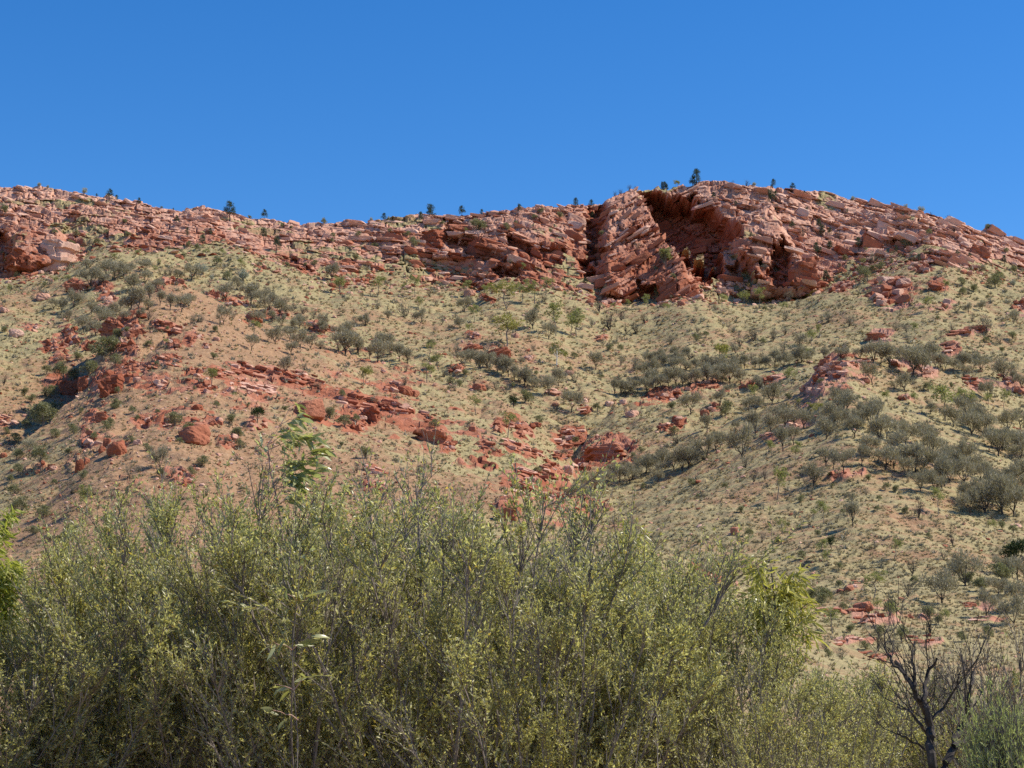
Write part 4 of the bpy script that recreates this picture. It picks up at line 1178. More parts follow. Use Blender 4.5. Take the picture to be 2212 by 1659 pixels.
# (panel, {kind: [x, y, height, ...]}) : foot and height of each plant in panel units
PLANTS = {
 1: "p 655 230 75 695 230 45 830 243 42 1375 345 120 1585 318 52 1120 435 58 1260 428 48 1580 460 70 1062 370 55 1215 490 70 1660 520 80 1040 256 16 580 188 18;"
    "v 500 182 38 1210 668 75 1458 712 80 1275 702 34 235 140 24 290 152 20;"
    "b 1945 360 36 30 300 70 340 425 36 430 500 45 585 492 50 460 440 45 760 440 40 745 360 40 640 420 35 965 252 18 1500 295 25 1100 575 55 1130 500 45 1190 520 50 1300 610 60 1560 610 30 1720 620 40 1890 620 45 2130 580 45 1690 385 30 1745 392 25 2150 440 40 2000 450 36 2340 420 30;"
    "m 540 735 100 590 740 92 640 690 112 690 700 112 740 690 100 780 660 62 520 632 62 870 650 82 870 722 82 800 772 112 945 762 72 900 832 102 830 872 112 780 902 112 960 852 82 1020 882 102 1090 892 102 1130 862 82 720 882 62 690 922 82 600 962 102 640 982 92 550 902 72 370 902 92 440 862 102 410 952 62 320 872 62 500 1012 92 570 1032 82 "
    "1355 822 102 1505 842 112 1560 862 112 1620 892 112 1680 922 92 1720 912 62 1940 992 92 1340 962 102 1510 1122 102 1650 1082 90 1740 1062 90 1745 1142 82 1800 1112 112 1865 1112 90 2075 1152 142 2150 1147 102 2090 1042 92 2190 972 72 1715 1262 92 1990 702 92 1150 702 102 1065 692 62 890 880 70 850 930 60 750 960 70 1420 760 70 1470 800 80;"
    "s 985 662 42 960 662 42 1025 672 62 1920 1112 62 1550 800 60 1600 780 60 1650 830 55 1700 850 60 1760 880 55 1820 900 60 1880 930 60 1250 740 50 2010 1060 70 2030 1120 70 1210 950 50 1150 960 60 1400 930 50;"
    "g 1525 1042 92 1000 1102 52 2190 1332 112 1270 1332 92 1450 642 72 2040 782 92 945 617 42 930 662 52 1340 560 50 1230 560 50 840 580 60 690 590 50 330 730 50 410 720 50 60 780 60;"
    "b 620 1172 140 680 1112 92 690 1212 82 380 1292 102 530 1272 102 440 1302 82 190 1432 62 150 1392 62 300 1402 82 660 1572 62 680 1472 52 1050 1572 92 1390 1562 72 1980 1532 92 2070 1582 82 2140 1552 62 1800 1562 72 1110 1612 62 640 1602 72 800 1502 62 1430 1642 62 1290 1012 52 1280 1172 52 700 1050 70 760 1020 60 460 1180 60 280 1260 60;"
    "d 1545 1552 95;t 1320 950 40 1880 1000 50 270 1392 112 20 1332 92 890 940 90 1050 950 60",
 4: "b 260 590 170 310 560 120 230 560 110 90 702 82 100 792 72 240 822 112 110 872 62 70 932 62 90 1002 62 790 692 52 1150 892 62 1215 832 72 1440 722 62 1430 662 62 880 742 62 500 912 62 490 1192 62 130 1132 122 260 1142 92 200 1242 62 390 1302 92 420 1252 82 2190 782 82 2090 1002 72 970 900 70 160 600 60 560 680 60 330 660 60 440 640 70 40 640 50 700 480 60 1300 480 50 1130 620 60 350 1310 70 300 1290 60 660 1160 60 740 1180 50;"
    "m 960 852 122 175 762 92;s 2140 872 62 780 902 82 1560 760 50 920 760 50 420 960 60 1030 900 60 1350 700 60 680 1020 60 1700 960 70 830 870 50 430 1000 60 560 1000 60;g 520 1122 152 1270 350 90 1400 430 40 520 650 50",
 2: "p 335 340 42 615 332 72 560 332 42 805 300 52 920 292 30 1145 283 46 1575 272 62 1590 352 62 1550 722 40 2015 128 42 1490 246 42;v 265 340 26 370 340 22;y 2095 136 36;t 1810 152 38 1720 192 42 1850 140 30 1760 170 30;"
    "b 905 412 100 1080 402 52 520 502 72 280 512 42 30 472 28 170 582 32 880 380 60 1130 380 40 1240 340 40 1280 300 40 1390 330 50 480 440 40 690 370 30 1640 440 40 2060 700 40 1990 800 60;y 835 422 42;"
    "g 300 797 112 75 782 92 525 792 102 460 782 62 830 792 80 1240 842 142 1310 782 92 935 812 92 1170 832 102 1165 652 62 2020 622 112 1920 872 82 880 952 112 1490 1042 162 1460 1032 112 1370 1032 172 850 1032 72 665 1242 102 610 1152 72 595 1312 102 885 1502 112 1080 1642 152 560 870 70 1720 890 60 1800 870 60 540 860 60 1120 800 80 1200 770 70 1350 740 60 980 790 60 1420 810 50;"
    "y 1075 872 165 1075 1096 212 215 1332 112;w 1375 1206 122;"
    "m 30 702 92 1230 992 104 1325 1052 104 795 992 78 560 962 82 300 1192 142 250 1172 84 105 1152 112 180 1142 84 380 1152 84 430 1182 84 480 1202 84 1610 1237 92 1385 1332 102 1330 1392 112 1465 1492 122 820 892 82 365 937 48 340 1130 110 300 1120 80;"
    "s 460 922 102 225 972 62 1585 982 62 1760 1212 62 1845 1242 92 770 1152 72 760 1362 52 300 870 60 1300 830 60 1160 1192 42 270 1442 62 460 1332 62 700 1280 60 1510 1362 52 960 1360 50 1010 1360 60 130 1000 70 170 960 60 690 960 50 640 1010 40 650 1180 50 1480 1310 80 470 1250 60 1650 1090 50;"
    "t 1690 1002 122 1760 942 90 1790 1022 92 1850 1022 92 1900 962 84 1630 892 142 610 802 62 530 1092 52 2060 1082 62 1700 960 80;d 1115 1462 76;b 1690 1122 42 1760 1122 42 1640 1292 32 1270 1562 62 1185 1437 92 790 1340 60 740 1320 50 1450 1250 40 1420 1400 20",
 3: "p 250 140 104 40 126 42 65 126 42 710 132 42 825 160 42 700 242 92 900 212 42 485 262 32 905 302 42 980 402 62 820 415 62 1150 305 32 970 565 92 1052 530 62 1215 522 82 1445 540 46 1570 592 56 1815 562 42 1885 572 36 2095 602 56 1025 712 72 1110 642 42 560 452 36 1000 442 80 1045 440 60 730 230 60 225 150 70 350 222 52;"
    "y 125 136 40;v 1185 202 32 2150 742 52 1600 280 34 1500 252 28 590 108 26;t 885 442 82 1105 462 62 1130 542 62 1755 312 28 545 112 44 1650 290 22 460 100 28 1795 412 52;"
    "g 625 852 95 530 852 82 400 862 82 1560 1032 72 75 900 60 1640 892 104 1250 620 60 1735 775 80 780 900 60;"
    "b 1505 512 72 1350 642 62 1270 702 92 1420 602 42 1840 732 62 1910 772 62 1845 792 52 2040 742 102 2000 380 40 2100 540 40 1230 660 60 1300 650 50 720 280 50 1640 430 40 2060 690 60 50 600 90 20 780 70;"
    "s 800 825 62 780 942 72 1040 952 62 1160 977 82 1445 1002 62 1510 1012 62 590 1062 92 1300 602 82 1780 1002 62 1900 952 62 1985 1022 142 2070 1082 72 360 880 40 850 860 40 1100 870 40 940 850 30;m 2150 960 80 1880 900 60 1960 890 60",
 6: "s 90 102 52 165 172 62 480 152 62 465 132 52 705 82 82 780 42 62 865 112 92 770 152 72 580 200 60 660 210 60 2000 1202 52 540 842 82 2070 1360 60 1680 900 60 1860 690 72 1250 520 50 1350 480 40 940 1000 40 1180 1040 50 2100 1080 60 1320 1330 60 920 1320 50 1350 1440 60 1240 1460 50 1730 1390 60 640 1290 60 1100 1350 50;"
    "t 510 122 84 595 72 92 1580 1142 142 1785 1312 102 1545 1482 122 1515 1622 134 1600 642 92 590 927 92 660 922 92 885 882 52 130 700 80;g 935 112 92 985 62 72 910 202 70 1400 466 84 1565 472 84 1740 560 204 1830 462 94 1850 522 124 2090 482 104 860 482 64 850 762 84 840 797 92 700 782 104 735 1032 184 1010 1177 114 1700 1122 152 765 1242 92 1000 1402 124 1030 1432 94 1435 1392 124 1310 1642 172 950 1150 60 2040 1242 84 820 352 104 600 440 100 2000 480 80 1920 470 70;"
    "y 390 252 144 980 542 92 1060 522 54 920 520 70;"
    "m 1015 207 84 1110 192 64 1150 177 44 1230 187 64 1310 217 114 1355 212 114 1410 242 134 1300 342 124 1495 382 114 1530 232 114 1550 282 154 1600 292 134 1650 232 114 1710 262 94 1740 252 74 1790 272 94 1850 262 94 1850 302 84 1900 272 114 1950 262 104 2090 312 114 2150 332 74 2000 442 114 2195 362 84 1460 200 80 1580 220 90 1680 240 80 "
    "1025 832 94 1070 852 104 1130 872 124 1240 832 104 1385 862 134 1510 902 134 1590 982 124 1670 992 124 1765 932 154 1890 1132 144 1980 1112 154 2080 1117 204 2150 1132 154 950 952 124 520 777 164 600 642 114 690 622 104 780 602 114 890 607 104 830 582 84 700 462 124 600 522 104 480 627 64 510 342 84 610 372 94 440 402 64 210 522 114 390 462 84 310 622 84 310 782 124 360 742 94 390 722 84 250 822 94 200 842 114 160 862 124 110 852 84 50 892 84 15 932 80 765 742 114 830 702 94 1185 1197 144 1900 652 154 2120 632 134 2190 602 94 1790 592 114 2060 772 134 2150 752 104 1720 1652 184 1860 1552 174 1650 520 70 560 500 80 740 560 90;"
    "b 405 332 54 350 667 54 420 532 114 100 492 64 115 642 64 975 1252 54 1640 382 60 1890 462 54 1960 1582 94 2100 1602 84 2080 1522 114 1000 1650 100 1500 1120 60 2080 1210 60 1180 1030 40 560 1260 60 420 970 40 740 1290 40 1340 1040 40 880 1390 60 1470 1030 30;d 2165 1452 194 1055 1332 94",
 9: "m 1985 752 154 2150 802 174 2060 640 120 2190 700 130;b 1880 562 92 1960 602 94 2090 542 114 1000 682 92 940 655 92 1130 722 64 1640 762 94 1840 902 64 1410 742 94 1560 560 60 1480 900 90 1340 880 80 1260 950 60 1170 850 60 1040 1000 60 1700 800 70 2000 880 90;g 1060 852 154 1430 802 124 1740 802 94 1330 742 110;t 1650 852 154 1400 1000 150 1340 960 130;s 1550 980 90 1450 960 80 1120 1010 90 1020 960 80",
}
plants = []
for pan, text in PLANTS.items():
    for part in text.split(';'):
        part = part.split()
        code, nums = part[0], list(map(float, part[1:]))
        for q in range(0, len(nums) - 2, 3):
            u, v = at(pan, nums[q], nums[q + 1])
            plants.append((code, u, v, nums[q + 2] / 6.0))
def belt(line, n, rows, h, seed, code='m'):
    """a thicket: n plants strewn along a line of (u, v) points, spread over the given depth in picture rows"""
    rs = np.random.RandomState(seed)
    p = np.array(line, float)
    s = np.concatenate([[0], np.cumsum(np.hypot(*np.diff(p, axis=0).T))])
    for q in range(n):
        a = (q + rs.uniform(0.1, 0.9)) / n * s[-1]
        plants.append((code, np.interp(a, s, p[:, 0]), np.interp(a, s, p[:, 1]) + rs.uniform(-0.5, 0.5) * rows, h * rs.uniform(0.75, 1.2)))
belt([(459, 362), (480, 367), (505, 376), (540, 391)], 17, 5, 14.5, 1)
belt([(612, 399), (640, 392), (670, 388), (700, 384), (735, 380)], 20, 6, 16, 2)
belt([(640, 375), (680, 372), (720, 371), (760, 369), (815, 363)], 24, 6, 13, 3)
belt([(642, 366), (665, 362), (690, 360)], 8, 4, 12, 4)
belt([(825, 425), (870, 440), (920, 462), (970, 485), (1028, 505)], 46, 38, 22, 5)
belt([(960, 420), (990, 440), (1028, 455)], 12, 20, 20, 6)
belt([(575, 500), (600, 492), (640, 478), (665, 468)], 16, 12, 17, 7)
belt([(250, 318), (280, 326), (320, 336), (360, 345)], 12, 12, 11, 8)
belt([(1000, 575), (1026, 590)], 5, 14, 17, 9)
# the many small shrubs dotted over the slopes
rs = np.random.RandomState(99)
tries = 0
while sum(1 for p in plants if p[0] in 'sb') < 470 and tries < 4000:
    tries += 1
    u, v = rs.uniform(0, 1024), rs.uniform(250, 600)
    if min(math.hypot(u - p[1], (v - p[2]) * 1.3) for p in plants) < 9:
        continue
    plants.append(('s' if rs.rand() < 0.5 else 'b', u, v, rs.uniform(4.5, 9.5)))

def place_words(u, v, i, j):
    if v < float(np.interp(u, [p[0] for p in SKY], [p[1] for p in SKY])) + 5:
        for lim, w in ((150, 'on the skyline above the shaded cliff'), (330, 'on the skyline dip past the rock stack'), (585, 'on the skyline over the middle cliff'),
                       (770, 'on the highest crest'), (2000, 'on the long falling skyline')):
            if u < lim:
                return w
    if CLIFF[i, j] > 0.35:
        for lim, w in ((120, 'among rocks by the shaded cliff'), (300, 'among ledges of the low ridge'), (440, 'among rocks of the pale ridge dip'), (590, 'rooted in the middle cliff'),
                       (700, 'on the bright buttress'), (800, 'near the great hollow and small cave'), (2000, 'among slabs of the far ridge end')):
            if u < lim:
                return w
    if u < 110 and v < 345:
        return 'on the pale slope west of the knoll'
    if u < 205 and v < 330:
        return 'on the red knoll'
    if u < 130 and v < 430:
        return 'in the scrub gully beside the knoll'
    if u < 230 and v < 430:
        return 'on the rocky flank under the knoll'
    crest = float(np.interp(u, [160, 250, 330, 420, 500, 560], [278, 310, 338, 375, 399, 440]))
    if u < 430 and abs(v - crest) < 17:
        return 'along the long spur crest'
    if u < 430 and v < crest:
        return 'in the grass between cliff and long spur'
    if u < 330 and v > 455:
        return 'on the lowest part of the west slope'
    if u < 430 and v > 400:
        return 'on the red rock slope behind the sapling'
    if u < 420:
        return 'on the upper face of the long spur'
    if v < 345 and u < 700:
        return 'in the grassy bowl under the cliff'
    if u < 560 and v < 398 and abs(v - np.interp(u, [459, 540], [362, 391])) < 9:
        return 'in the clipped looking hedge on the spur end'
    if u < 640 and v < 415:
        return 'at the head of the central gully'
    if u < 600:
        return 'on the red ledges above the central gully'
    if v < 358 and u > 690:
        return 'on the open slope under the far ridge'
    if v < 402 and u < 825:
        return 'in the shrub belt across the bowl'
    if v < 388 and u > 825:
        return 'in the ridge row behind the rocky peak'
    if u < 830 and v < 455:
        return 'on the gully flank of the rocky peak'
    if u < 760 and v < 500:
        return 'low in the central gully'
    if u > 820 and v < 425:
        return 'on the hill shoulder past the rocky peak'
    if u > 815 and v < 525:
        return 'in the dark thicket across the eastern hill'
    if v < 545:
        return 'in the open grass of the eastern hill'
    if u > 925 and v < 640:
        return 'in the round bush group at the hill foot'
    return 'on the flat scrub ground at the hill foot'

root_list = []
heads = {}
for code, u, v, hp in plants:
    i, j = hit(u, v)
    root_list.append((code, u, v, hp, i, j))
    heads.setdefault((code, place_words(u, v, i, j)), []).append((u, v))
for q, (code, u, v, hp, i, j) in enumerate(root_list):
    rs = np.random.RandomState(3000 + q)
    pk, lk, bark, name, cat, group, words, wf = KINDS[code]
    p = spot(u, v)[0]
    H = hp * p[1] / FOC * 1.10 * rs.uniform(0.88, 1.1)
    zone = place_words(u, v, i, j)
    same = sorted(heads[(code, zone)])
    n = len(same)
    label = words + ' ' + zone
    if n == 2:
        label += ', ' + ('western' if same.index((u, v)) == 0 else 'eastern') + ' of two'
    elif n > 2:
        k = same.index((u, v))
        label += ', ' + ('westernmost' if k == 0 else 'easternmost' if k == n - 1 else ordinal(k + 1) + ' from west')
    if 'skyline' in zone or 'highest crest' in zone:
        H *= 1.25
        p = p - np.array([0, 0, 0.18 * H])
    e = tag(link(name, None, None, p), label, cat, group)
    e.empty_display_size = 0.3
    e.rotation_euler = (rs.normal(0, 0.05), rs.normal(0, 0.05), rs.uniform(0, 6.28))
    wv = wf * rs.uniform(0.8, 1.12)
    e.scale = (H * wv, H * wv, H)
    wood, leaf = PROTO[code][rs.randint(len(PROTO[code]))]
    link('trunk' if code not in 'sbv' else 'stems', wood, e)
    link('crown' if code not in 'sbvt' else ('foliage' if code != 't' else 'twigs'), leaf, e)

# ---- spinifex tussocks over all the slopes
def tussock_mat(name, stops):
    return leaf_mat(name, stops, 0.3, 0.0, 0.5, (1.1, 1.0, 0.85))
M_STRAW = tussock_mat('dry spinifex', [(0.0, (0.30, 0.245, 0.135)), (0.5, (0.415, 0.34, 0.19)), (1.0, (0.53, 0.44, 0.26))])
M_SAGE = tussock_mat('grey green tussocks', [(0.0, (0.20, 0.18, 0.105)), (0.5, (0.29, 0.258, 0.155)), (1.0, (0.38, 0.34, 0.21))])
rs = np.random.RandomState(55)
NT = 42000
uu = rs.uniform(-25, 1050, NT)
vv = np.concatenate([rs.uniform(240, 640, NT - 6000), rs.uniform(540, 690, 6000)])
sp = [spot(u, v) for u, v in zip(uu, vv)]
G = np.array([q[0] for q in sp])
gi = np.array([(q[1], q[2]) for q in sp])
ok = (h2(np.floor(uu * 7), np.floor(vv * 7), 6) > 0.5 * left_front[gi[:, 0], gi[:, 1]]) & (CLIFF[gi[:, 0], gi[:, 1]] < 0.35) & (ROCKY[gi[:, 0], gi[:, 1]] < 0.55) & (G[:, 1] < 400)
G = G[ok]; uu = uu[ok]; vv = vv[ok]
sage = (h2(np.floor(uu * 10), np.floor(vv * 10), 5) < 0.38 + 0.25 * vnoise(uu / 40, vv / 25, 8) + 0.15 * sstep(560, 700, uu))
for nm, msk, mat_, lb in (('straw_tussocks', ~sage, M_STRAW, 'dry straw spinifex tussocks all over the slopes'), ('sage_tussocks', sage, M_SAGE, 'grey green tussocks dotted all over the slopes')):
    g = G[msk]
    n = len(g)
    nb = 7
    px_m = g[:, 1] / FOC
    size = np.clip(px_m * rs.uniform(1.4, 3.6, n), 0.14, 0.75)
    base = np.repeat(g, nb, 0) + rs.normal(0, 1, (n * nb, 3)) * np.repeat(size, nb)[:, None] * [0.22, 0.22, 0]
    d = rs.normal(0, 0.75, (n * nb, 3)); d[:, 2] = np.abs(d[:, 2]) * 0.8 + 0.3
    v, f = blades(base, d, np.repeat(size, nb) * rs.uniform(0.6, 1.1, n * nb), np.repeat(size, nb) * 0.5, rs, False)
    tag(link(nm, mesh_np(nm, v, f, mat_)), lb, 'grass', kind='stuff')

# tiny scrub between the tussocks, nobody could count it
rs = np.random.RandomState(56)
NS = 3600
uu, vv = rs.uniform(-15, 1040, NS), rs.uniform(245, 640, NS)
clus = sstep(-0.5, 0.5, fbm(uu / 34.0, vv / 20.0, 151, 3))
sel = rs.uniform(0, 1, NS) < 0.2 + 0.8 * clus
sp = [spot(u, v) for u, v in zip(uu[sel], vv[sel])]
g = np.array([q[0] for q in sp if CLIFF[q[1], q[2]] < 0.5 and q[0][1] < 415])
n, nb = len(g), 16
size = np.clip(g[:, 1] / FOC * rs.uniform(2.2, 5.0, n), 0.2, 1.3)
base = np.repeat(g, nb, 0) + rs.normal(0, 1, (n * nb, 3)) * np.repeat(size, nb)[:, None] * [0.28, 0.28, 0]
d = rs.normal(0, 0.6, (n * nb, 3)); d[:, 2] = np.abs(d[:, 2]) + 0.6
v, f = blades(base, d, np.repeat(size, nb) * rs.uniform(0.6, 1.2, n * nb), np.repeat(size, nb) * 0.3, rs, False)
tag(link('tiny_scrub', mesh_np('tiny_scrub', v, f, LEAVES['shrub'])), 'tiny grey scrub scattered between the tussocks on all slopes', 'scrub', kind='stuff')
# ------------------------------------------------------------------ the near shrubs and saplings
def rise_at(u, v):
    t, e = pix_dir(u, v)
    return float(t), float(e)

def near_point(u, v, d):
    """the point at depth d (metres) on the sight line through picture point (u, v)"""
    t, e = rise_at(u, v)
    return np.array([t * d, d, EYE + e * d])

def prisms(p0, p1, r0, r1):
    """thin three sided twigs, all at once"""
    n = len(p0)
    d = unit(p1 - p0)
    ref = np.where(np.abs(d[:, 2:3]) > 0.9, np.array([[1.0, 0, 0]]), np.array([[0, 0, 1.0]]))
    a = unit(np.cross(d, ref)); b = np.cross(d, a)
    V = []
    for p, r in ((p0, r0), (p1, r1)):
        for k in range(3):
            c, s = math.cos(2.0944 * k), math.sin(2.0944 * k)
            V.append(p + (a * c + b * s) * np.broadcast_to(r, n)[:, None])
    v = np.stack(V, 1).reshape(-1, 3)
    i = np.arange(n)[:, None] * 6
    f = np.concatenate([i + [[k, (k + 1) % 3, 3 + (k + 1) % 3]] for k in range(3)] + [i + [[k, 3 + (k + 1) % 3, 3 + k]] for k in range(3)], 1).reshape(-1, 3)
    return v, f

def shrub(seed, H=3.6, R=1.5, nstem=26, leaves=13, leaf_l=0.046, leaf_w=0.0145, fan=1.0, sec_step=0.17, leafy=1.0):
    """many stemmed shrub: stems fan up from the foot, carry side branches, these carry upright twigs set with narrow leaves"""
    rs = np.random.RandomState(seed)
    wood = Bag()
    B0, B1 = [], []
    for s in range(nstem):
        a = 6.283 * (s + rs.uniform(-0.4, 0.4)) / nstem
        r = R * math.sqrt(rs.uniform(0.03, 1.0))
        top = H * (1.0 - 0.33 * (r / R) ** 2) * rs.uniform(0.80, 1.0)
        n = 9
        t = np.linspace(0, 1, n)
        out = r * (t ** (0.85 / fan))
        st = np.stack([np.cos(a) * out, np.sin(a) * out, top * t ** 1.08 - 0.1 * (t == 0)], 1)
        st[1:] += np.cumsum(rs.normal(0, 0.018, (n - 1, 3)), 0)
        wood.add(*tube(st, rs.uniform(0.012, 0.022), 0.004, 5))
        L = np.linalg.norm(np.diff(st, axis=0), axis=1).sum()
        for q in np.arange(0.24 * L, L, sec_step):
            x = q / L + rs.uniform(-0.02, 0.02)
            k = min(int(x * (n - 1)), n - 2)
            w = x * (n - 1) - k
            p = st[k] * (1 - w) + st[k + 1] * w
            d = unit(st[k + 1] - st[k])
            sd = unit(d * 0.9 + unit(rs.normal(0, 1, 3)) * rs.uniform(0.45, 0.95) + np.array([0, 0, 0.25]))
            bl = rs.uniform(0.35, 0.8) * (1.15 - 0.55 * x)
            e = p + sd * bl + np.array([0, 0, 0.06])
            m = (p + e) / 2 + rs.normal(0, 0.02, 3) - np.array([0, 0, 0.02])
            B0 += [p, m]; B1 += [m, e]
        for _ in range(4):
            B0.append(st[-2] * 0.6 + st[-1] * 0.4); B1.append(st[-1] + unit(st[-1] - st[-2]) * 0.1 + rs.normal(0, 0.08, 3))
    B0, B1 = np.array(B0), np.array(B1)
    wood.add(*prisms(B0, B1, 0.0055, 0.003))
    # twigs
    nt_ = 4
    k = np.repeat(np.arange(len(B0)), nt_)
    w = rs.uniform(0.1, 1.0, (len(k), 1))
    t0 = B0[k] * (1 - w) + B1[k] * w
    td = unit(unit(B1[k] - B0[k]) * 0.9 + rs.normal(0, 0.42, (len(k), 3)) + np.array([0, 0, 0.45]))
    tl = rs.uniform(0.14, 0.34, (len(k), 1))
    t1 = t0 + td * tl
    keep = t1[:, 2] > 0.12
    t0, t1, td, tl = t0[keep], t1[keep], td[keep], tl[keep]
    wood.add(*prisms(t0, t1, 0.0026, 0.0014))
    nl = max(int(leaves), 1)
    k = np.repeat(np.arange(len(t0)), nl)
    w = rs.uniform(0.05, 1.02, (len(k), 1))
    patch = sstep(-0.45, 0.35, vnoise(t0[:, 0] * 2.6 + t0[:, 1] * 1.3 + 9, t0[:, 2] * 2.1 + t0[:, 1] * 1.7, seed) + 0.5 * vnoise(t0[:, 0] * 6 + 3, t0[:, 2] * 5 + t0[:, 1] * 4, seed + 1))
    keep = rs.uniform(0, 1, len(k)) < leafy * (0.25 + 0.75 * patch[k])
    k, w = k[keep], w[keep]
    lb = t0[k] * (1 - w) + t1[k] * w
    ld = unit(td[k] * 0.9 + rs.normal(0, 0.5, (len(k), 3)))
    lv, lf = blades(lb, ld, leaf_l * rs.uniform(0.6, 1.25, len(k)), leaf_w * rs.uniform(0.8, 1.3, len(k)), rs, True)
    return wood, (lv, lf), len(k)

BARK_TWIG = bark_mat('brown grey twig bark', (0.13, 0.108, 0.094), (0.31, 0.265, 0.23))
M_NEAR = leaf_mat('olive wattle leaves', [(0.0, (0.25, 0.235, 0.085)), (0.35, (0.42, 0.40, 0.155)), (0.7, (0.57, 0.54, 0.235)), (0.93, (0.70, 0.665, 0.35)), (0.97, (0.52, 0.40, 0.09)), (1.0, (0.55, 0.40, 0.12))], 0.55, 0.5, 0.42)
M_NEAR2 = leaf_mat('yellowish wattle leaves', [(0.0, (0.19, 0.19, 0.05)), (0.5, (0.30, 0.29, 0.095)), (1.0, (0.41, 0.39, 0.16))], 0.42, 0.4, 0.45)
M_RUST = leaf_mat('rusty dry leaves', [(0.0, (0.20, 0.165, 0.105)), (0.5, (0.30, 0.24, 0.15)), (1.0, (0.45, 0.27, 0.14))], 0.3, 0.2)

protos = []
for k, (seed, R, ns, fan) in enumerate(((201, 1.5, 27, 1.0), (202, 1.8, 27, 1.15), (203, 1.35, 24, 0.9), (204, 2.1, 30, 1.3))):
    wood, (lv, lf), n = shrub(seed, 3.6, R, ns, 20, fan=fan)
    protos.append((wood.mesh('stems', BARK_TWIG), mesh_np('foliage', lv, lf, M_NEAR)))
NEAR = [   # (picture column, picture row of the top, depth, prototype, turn, width, label)
    (-40, 606, 15.6, 0, 0.3, 1.05, 'olive wattle shrub at the western end of the near thicket under the bright gum'),
    (50, 592, 16.0, 2, 1.9, 1.2, 'low topped olive shrub next to the bright gum in the near thicket'),
    (132, 540, 16.4, 0, 4.0, 1.1, 'olive shrub climbing in height east of the low topped shrub'),
    (212, 476, 16.6, 1, 2.2, 1.05, 'tall rounded olive shrub just west of the gum sapling'),
    (300, 520, 15.6, 2, 5.1, 1.1, 'olive shrub that hides the lower stem of the gum sapling'),
    (368, 500, 16.8, 0, 0.9, 1.0, 'olive shrub in the dip east of the gum sapling'),
    (455, 452, 16.2, 3, 1.2, 1.15, 'biggest fan shaped wattle shrub crowning the near thicket'),
    (548, 556, 15.4, 1, 4.4, 1.1, 'olive shrub in the low dip beneath the central gully'),
    (612, 544, 16.6, 0, 2.8, 1.05, 'olive shrub around the small drooping gum shoots'),
    (660, 528, 17.6, 2, 0.2, 0.75, 'tall narrow shrub before the eastern grass hill'),
    (706, 598, 16.2, 1, 5.6, 0.8, 'slanting olive shrub west of the yellow gum'),
    (786, 652, 15.4, 3, 2.0, 0.75, 'wide low shrub at the foot of the yellow gum'),
    (846, 672, 18.5, 2, 3.0, 1.1, 'small olive shrub east of the yellow gum foot'),
    (905, 662, 20.5, 0, 1.1, 1.0, 'yellowish shrub behind the bare dark tree'),
    (965, 674, 20.0, 1, 0.7, 0.9, 'yellowish shrub between bare tree and rusty shrub'),
    (95, 574, 20.5, 1, 0.9, 1.0, 'rear olive shrub filling the gap beside the low topped shrub'),
    (172, 506, 20.8, 3, 2.9, 0.8, 'rear olive shrub behind the climbing one'),
    (262, 490, 21.0, 0, 3.7, 1.0, 'rear olive shrub close behind the gum sapling top'),
    (325, 504, 20.6, 1, 5.0, 0.9, 'rear olive shrub filling the dip past the sapling'),
    (412, 482, 20.4, 0, 1.3, 0.9, 'rear olive shrub behind the tallest clump'),
    (500, 508, 20.2, 2, 0.3, 0.9, 'rear olive shrub on the eastern slope of the tallest clump'),
    (580, 562, 20.8, 3, 4.1, 0.8, 'rear wide olive shrub beneath the central gully'),
    (630, 552, 21.6, 1, 2.6, 0.8, 'rear olive shrub between gum shoots and tall narrow shrub'),
]
for u, v, d, k, turn, wd, label in NEAR:
    top = near_point(u, v, d)
    s = top[2] / 3.66
    e = tag(link('wattle_shrub', None, None, (top[0], d, 0.0)), label, 'shrub', 'wattle shrubs of the near thicket')
    e.rotation_euler = (0, 0, turn)
    e.scale = (wd * max(s, 0.8), wd * max(s, 0.8), s)
    link('stems', protos[k][0], e)
    f = link('foliage', protos[k][1], e)
    if label.startswith('yellowish'):
        f.material_slots[0].link = 'OBJECT'
        f.material_slots[0].material = M_NEAR2

# ---- leaves of the saplings: curved strips, one object each where the photograph shows them singly
def leaf_strip(L, W, bend, twist, seed):
    n = 6
    t = np.linspace(0, 1, n)
    ang = bend * t
    x = np.concatenate([[0], np.cumsum(np.cos((ang[1:] + ang[:-1]) / 2) * L / (n - 1))])
    z = -np.concatenate([[0], np.cumsum(np.sin((ang[1:] + ang[:-1]) / 2) * L / (n - 1))])
    w = W * 0.5 * np.array([0.12, 0.75, 1.0, 0.85, 0.5, 0.04])
    tw = twist * t
    V = []
    for s in (-1, 0, 1):
        V.append(np.stack([x, s * w * np.cos(tw), z + s * w * np.sin(tw) - (0.18 * w if s == 0 else 0)], 1))
    v = np.stack(V, 1).reshape(-1, 3)
    f = []
    for i in range(n - 1):
        for c in range(2):
            a = i * 3 + c
            f.append((a, a + 1, a + 4, a + 3))
    return v, np.array(f)

